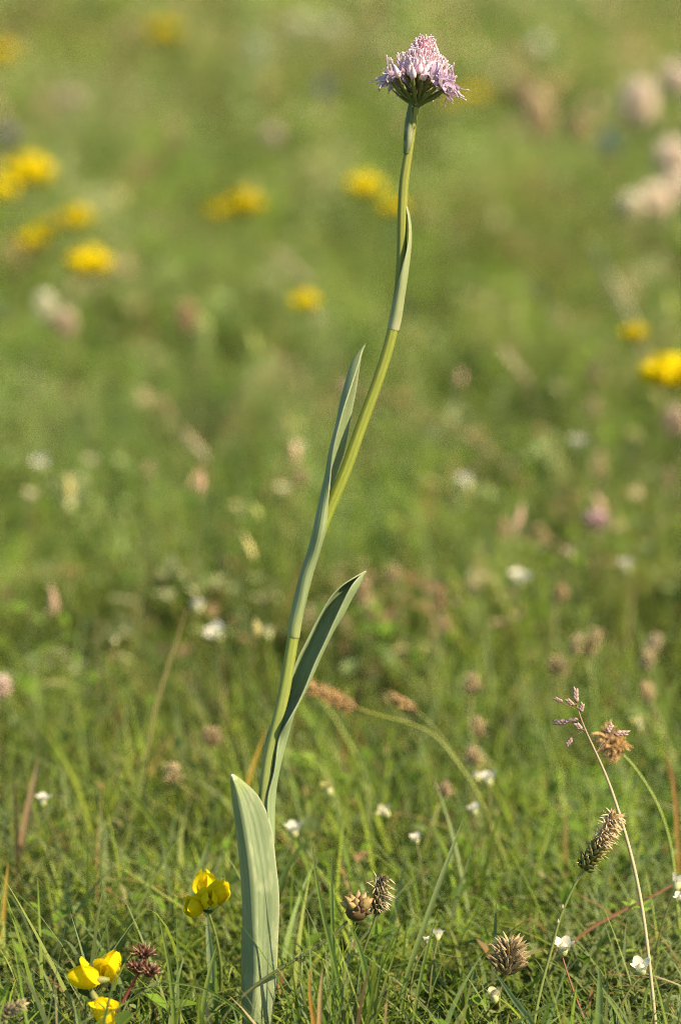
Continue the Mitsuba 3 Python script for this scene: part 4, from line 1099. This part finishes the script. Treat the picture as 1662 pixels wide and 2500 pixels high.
# slim pale seed spikes
for pts, stem, h0, lb in (
        (((720, 660), (636, 576)), None, 0.10, "pale slim seed spike slanting left of the orchid bract"),
        (((1222, 890), (1152, 800)), None, 0.085, "pale slim seed spike slanting right of the orchid stem"),
        (((420, 990), (470, 1050)), None, 0.05, "dim pale green seed spike in the left turf")):
    p1 = sight(*pts[1], h0 + 0.02)
    dd = (p1 - EYE) @ FWD
    p0 = at(*pts[0], dd)
    key = thing("grass_seed_spike", lb, "grass", "slim pale seed spikes")
    base = foot_under(p0, (p0[0] - p1[0]) * 1.1, 0)
    q = spline([base, base * 0.45 + p0 * 0.55 + np.array([0, 0, 0.006]), p0], 16)
    Mesh().tube(q, [0.0006, 0.0005, 0.0004], (0.15, 0.17, 0.05), 6, (0.26, 0.23, 0.11)).put(part(key, "stem"), "stalk_mat")
    scale_spike(p0, p1, 0.0021, 34, (0.34, 0.30, 0.17), (0.46, 0.42, 0.27), 0.0045, 0.0009, 0.25).put(part(key, "spike"), "dry_mat")

# ------------------------------------------------------------------ single blades and stalks that stand out
GB, GT = (0.10, 0.155, 0.03), (0.13, 0.185, 0.045)
for pts, d, w, c0, c1, lb in (
        ([(715, 1921), (724, 1990), (735, 2060), (752, 2140), (775, 2240), (792, 2350)], 1.150, 0.0022, (0.09, 0.145, 0.03), (0.13, 0.18, 0.05), "sharp fine green blade, left one of two right of the broad basal leaf"),
        ([(766, 1938), (764, 2025), (766, 2150), (768, 2340)], 1.155, 0.0019, (0.07, 0.125, 0.03), (0.10, 0.15, 0.04), "sharp upright green blade, right one of two right of the broad basal leaf"),
        ([(800, 2124), (828, 2184), (846, 2259), (856, 2350)], 1.145, 0.0036, (0.09, 0.15, 0.025), (0.14, 0.20, 0.05), "thick bright green blade curving below the round sedge cluster"),
        ([(1068, 1883), (1035, 1970), (1003, 2058), (970, 2150), (943, 2229), (925, 2330)], 1.20, 0.0026, (0.12, 0.165, 0.045), (0.17, 0.21, 0.09), "long pale green blade leaning right of the brown sedge pair"),
        ([(243, 1747), (300, 1825), (350, 1887), (400, 1975), (440, 2060)], 1.30, 0.0036, (0.12, 0.165, 0.03), (0.18, 0.22, 0.045), "broad yellow green blade slanting at the left"),
        ([(430, 1400), (385, 1540), (352, 1660), (332, 1770), (305, 1880), (290, 1960)], 1.36, 0.0020, (0.12, 0.16, 0.03), (0.17, 0.13, 0.06), "thin tall stalk with a brownish tip at the left"),
        ([(724, 2214), (713, 2270), (716, 2310), (724, 2359)], 1.115, 0.0022, (0.34, 0.19, 0.03), (0.36, 0.19, 0.05), "dry orange blade at the bottom, left one of two"),
        ([(744, 2225), (738, 2290), (736, 2359)], 1.118, 0.0026, (0.38, 0.23, 0.09), (0.42, 0.26, 0.12), "dry orange blade at the bottom, right one of two"),
        ([(1402, 2237), (1362, 2266), (1308, 2294), (1255, 2322), (1208, 2345)], 1.15, 0.0014, (0.08, 0.115, 0.04), (0.10, 0.13, 0.045), "thin dark stem bowing low across the lower right turf"),
        ([(1134, 2237), (1155, 2262), (1180, 2298), (1212, 2340)], 1.15, 0.0030, (0.09, 0.14, 0.055), (0.12, 0.17, 0.08), "blue green blade leaning under the blurred brown seed head"),
        ([(1378, 2224), (1380, 2290), (1378, 2359)], 1.150, 0.0036, (0.11, 0.165, 0.05), (0.14, 0.19, 0.07), "upright pale blade at the bottom right"),
        ([(367, 2108), (378, 2165), (389, 2222), (401, 2350)], 1.155, 0.0024, (0.11, 0.165, 0.035), (0.15, 0.20, 0.05), "upright green blade right of the dark wood rush"),
        ([(500, 2178), (485, 2230), (473, 2288), (463, 2350)], 1.150, 0.0026, (0.10, 0.155, 0.03), (0.15, 0.20, 0.05), "green blade leaning below the yellow trefoil cluster"),
        ([(1524, 1725), (1542, 1765), (1556, 1850), (1562, 1950)], 1.29, 0.0030, (0.26, 0.19, 0.04), (0.30, 0.15, 0.06), "orange dry blade bent over at the right edge"),
        ([(20, 1985), (15, 2050), (8, 2150)], 1.24, 0.0030, (0.22, 0.20, 0.04), (0.40, 0.24, 0.05), "yellow orange blade at the left edge"),
        ([(742, 1922), (705, 1940), (672, 1980), (650, 2030)], 1.215, 0.0032, (0.05, 0.085, 0.022), (0.07, 0.11, 0.03), "dark green blade arching right from behind the broad basal leaf"),
        ([(88, 1745), (72, 1830), (54, 1925)], 1.31, 0.0036, (0.24, 0.15, 0.08), (0.30, 0.21, 0.12), "flat brown dry blade at the left beside a white flower"),
        ([(612, 1680), (598, 1725), (582, 1770), (570, 1830)], 1.31, 0.0034, (0.20, 0.19, 0.04), (0.42, 0.26, 0.05), "orange tipped blade left of the stem's lower sheath"),
        ([(1352, 545), (1395, 625), (1440, 715), (1490, 850), (1510, 930)], 2.25, 0.0062, (0.30, 0.28, 0.14), (0.34, 0.33, 0.19), "long slanting straw stalk on the upper right"),
        ([(910, 940), (1040, 990), (1130, 1045), (1205, 1110), (1260, 1200)], 1.80, 0.0036, (0.20, 0.17, 0.07), (0.17, 0.17, 0.06), "dim brown stalk sagging to the right of the stem"),
        ([(345, 1250), (330, 1330), (320, 1420)], 1.55, 0.0030, (0.14, 0.17, 0.05), (0.20, 0.20, 0.07), "dim pale blade in the left turf"),
        ([(1600, 2005), (1545, 2040), (1480, 2075), (1400, 2115)], 1.22, 0.0017, (0.20, 0.11, 0.06), (0.26, 0.13, 0.08), "reddish brown stem lying across at the right edge"),
        ([(480, 1940), (455, 2020), (430, 2100)], 1.26, 0.0044, (0.11, 0.16, 0.05), (0.17, 0.21, 0.08), "wide pale blade left of the yellow trefoil cluster"),
        ([(475, 2100), (480, 2150), (486, 2220)], 1.2, 0.0040, (0.16, 0.21, 0.10), (0.20, 0.26, 0.14), "pale grey green blade under the yellow trefoil cluster"),
        ([(1010, 2090), (985, 2180), (962, 2290)], 1.16, 0.0016, (0.09, 0.13, 0.03), (0.13, 0.17, 0.05), "fine blade left of the tiny white flowers, crossing a longer pale one"),
        ([(355, 2250), (385, 2262), (440, 2270), (540, 2320)], 1.15, 0.0018, (0.10, 0.15, 0.03), (0.14, 0.19, 0.05), "thin green blade lying flat between the wood rush and the basal leaf")):
    long_blade(lb, pts, d, w, c0, c1)
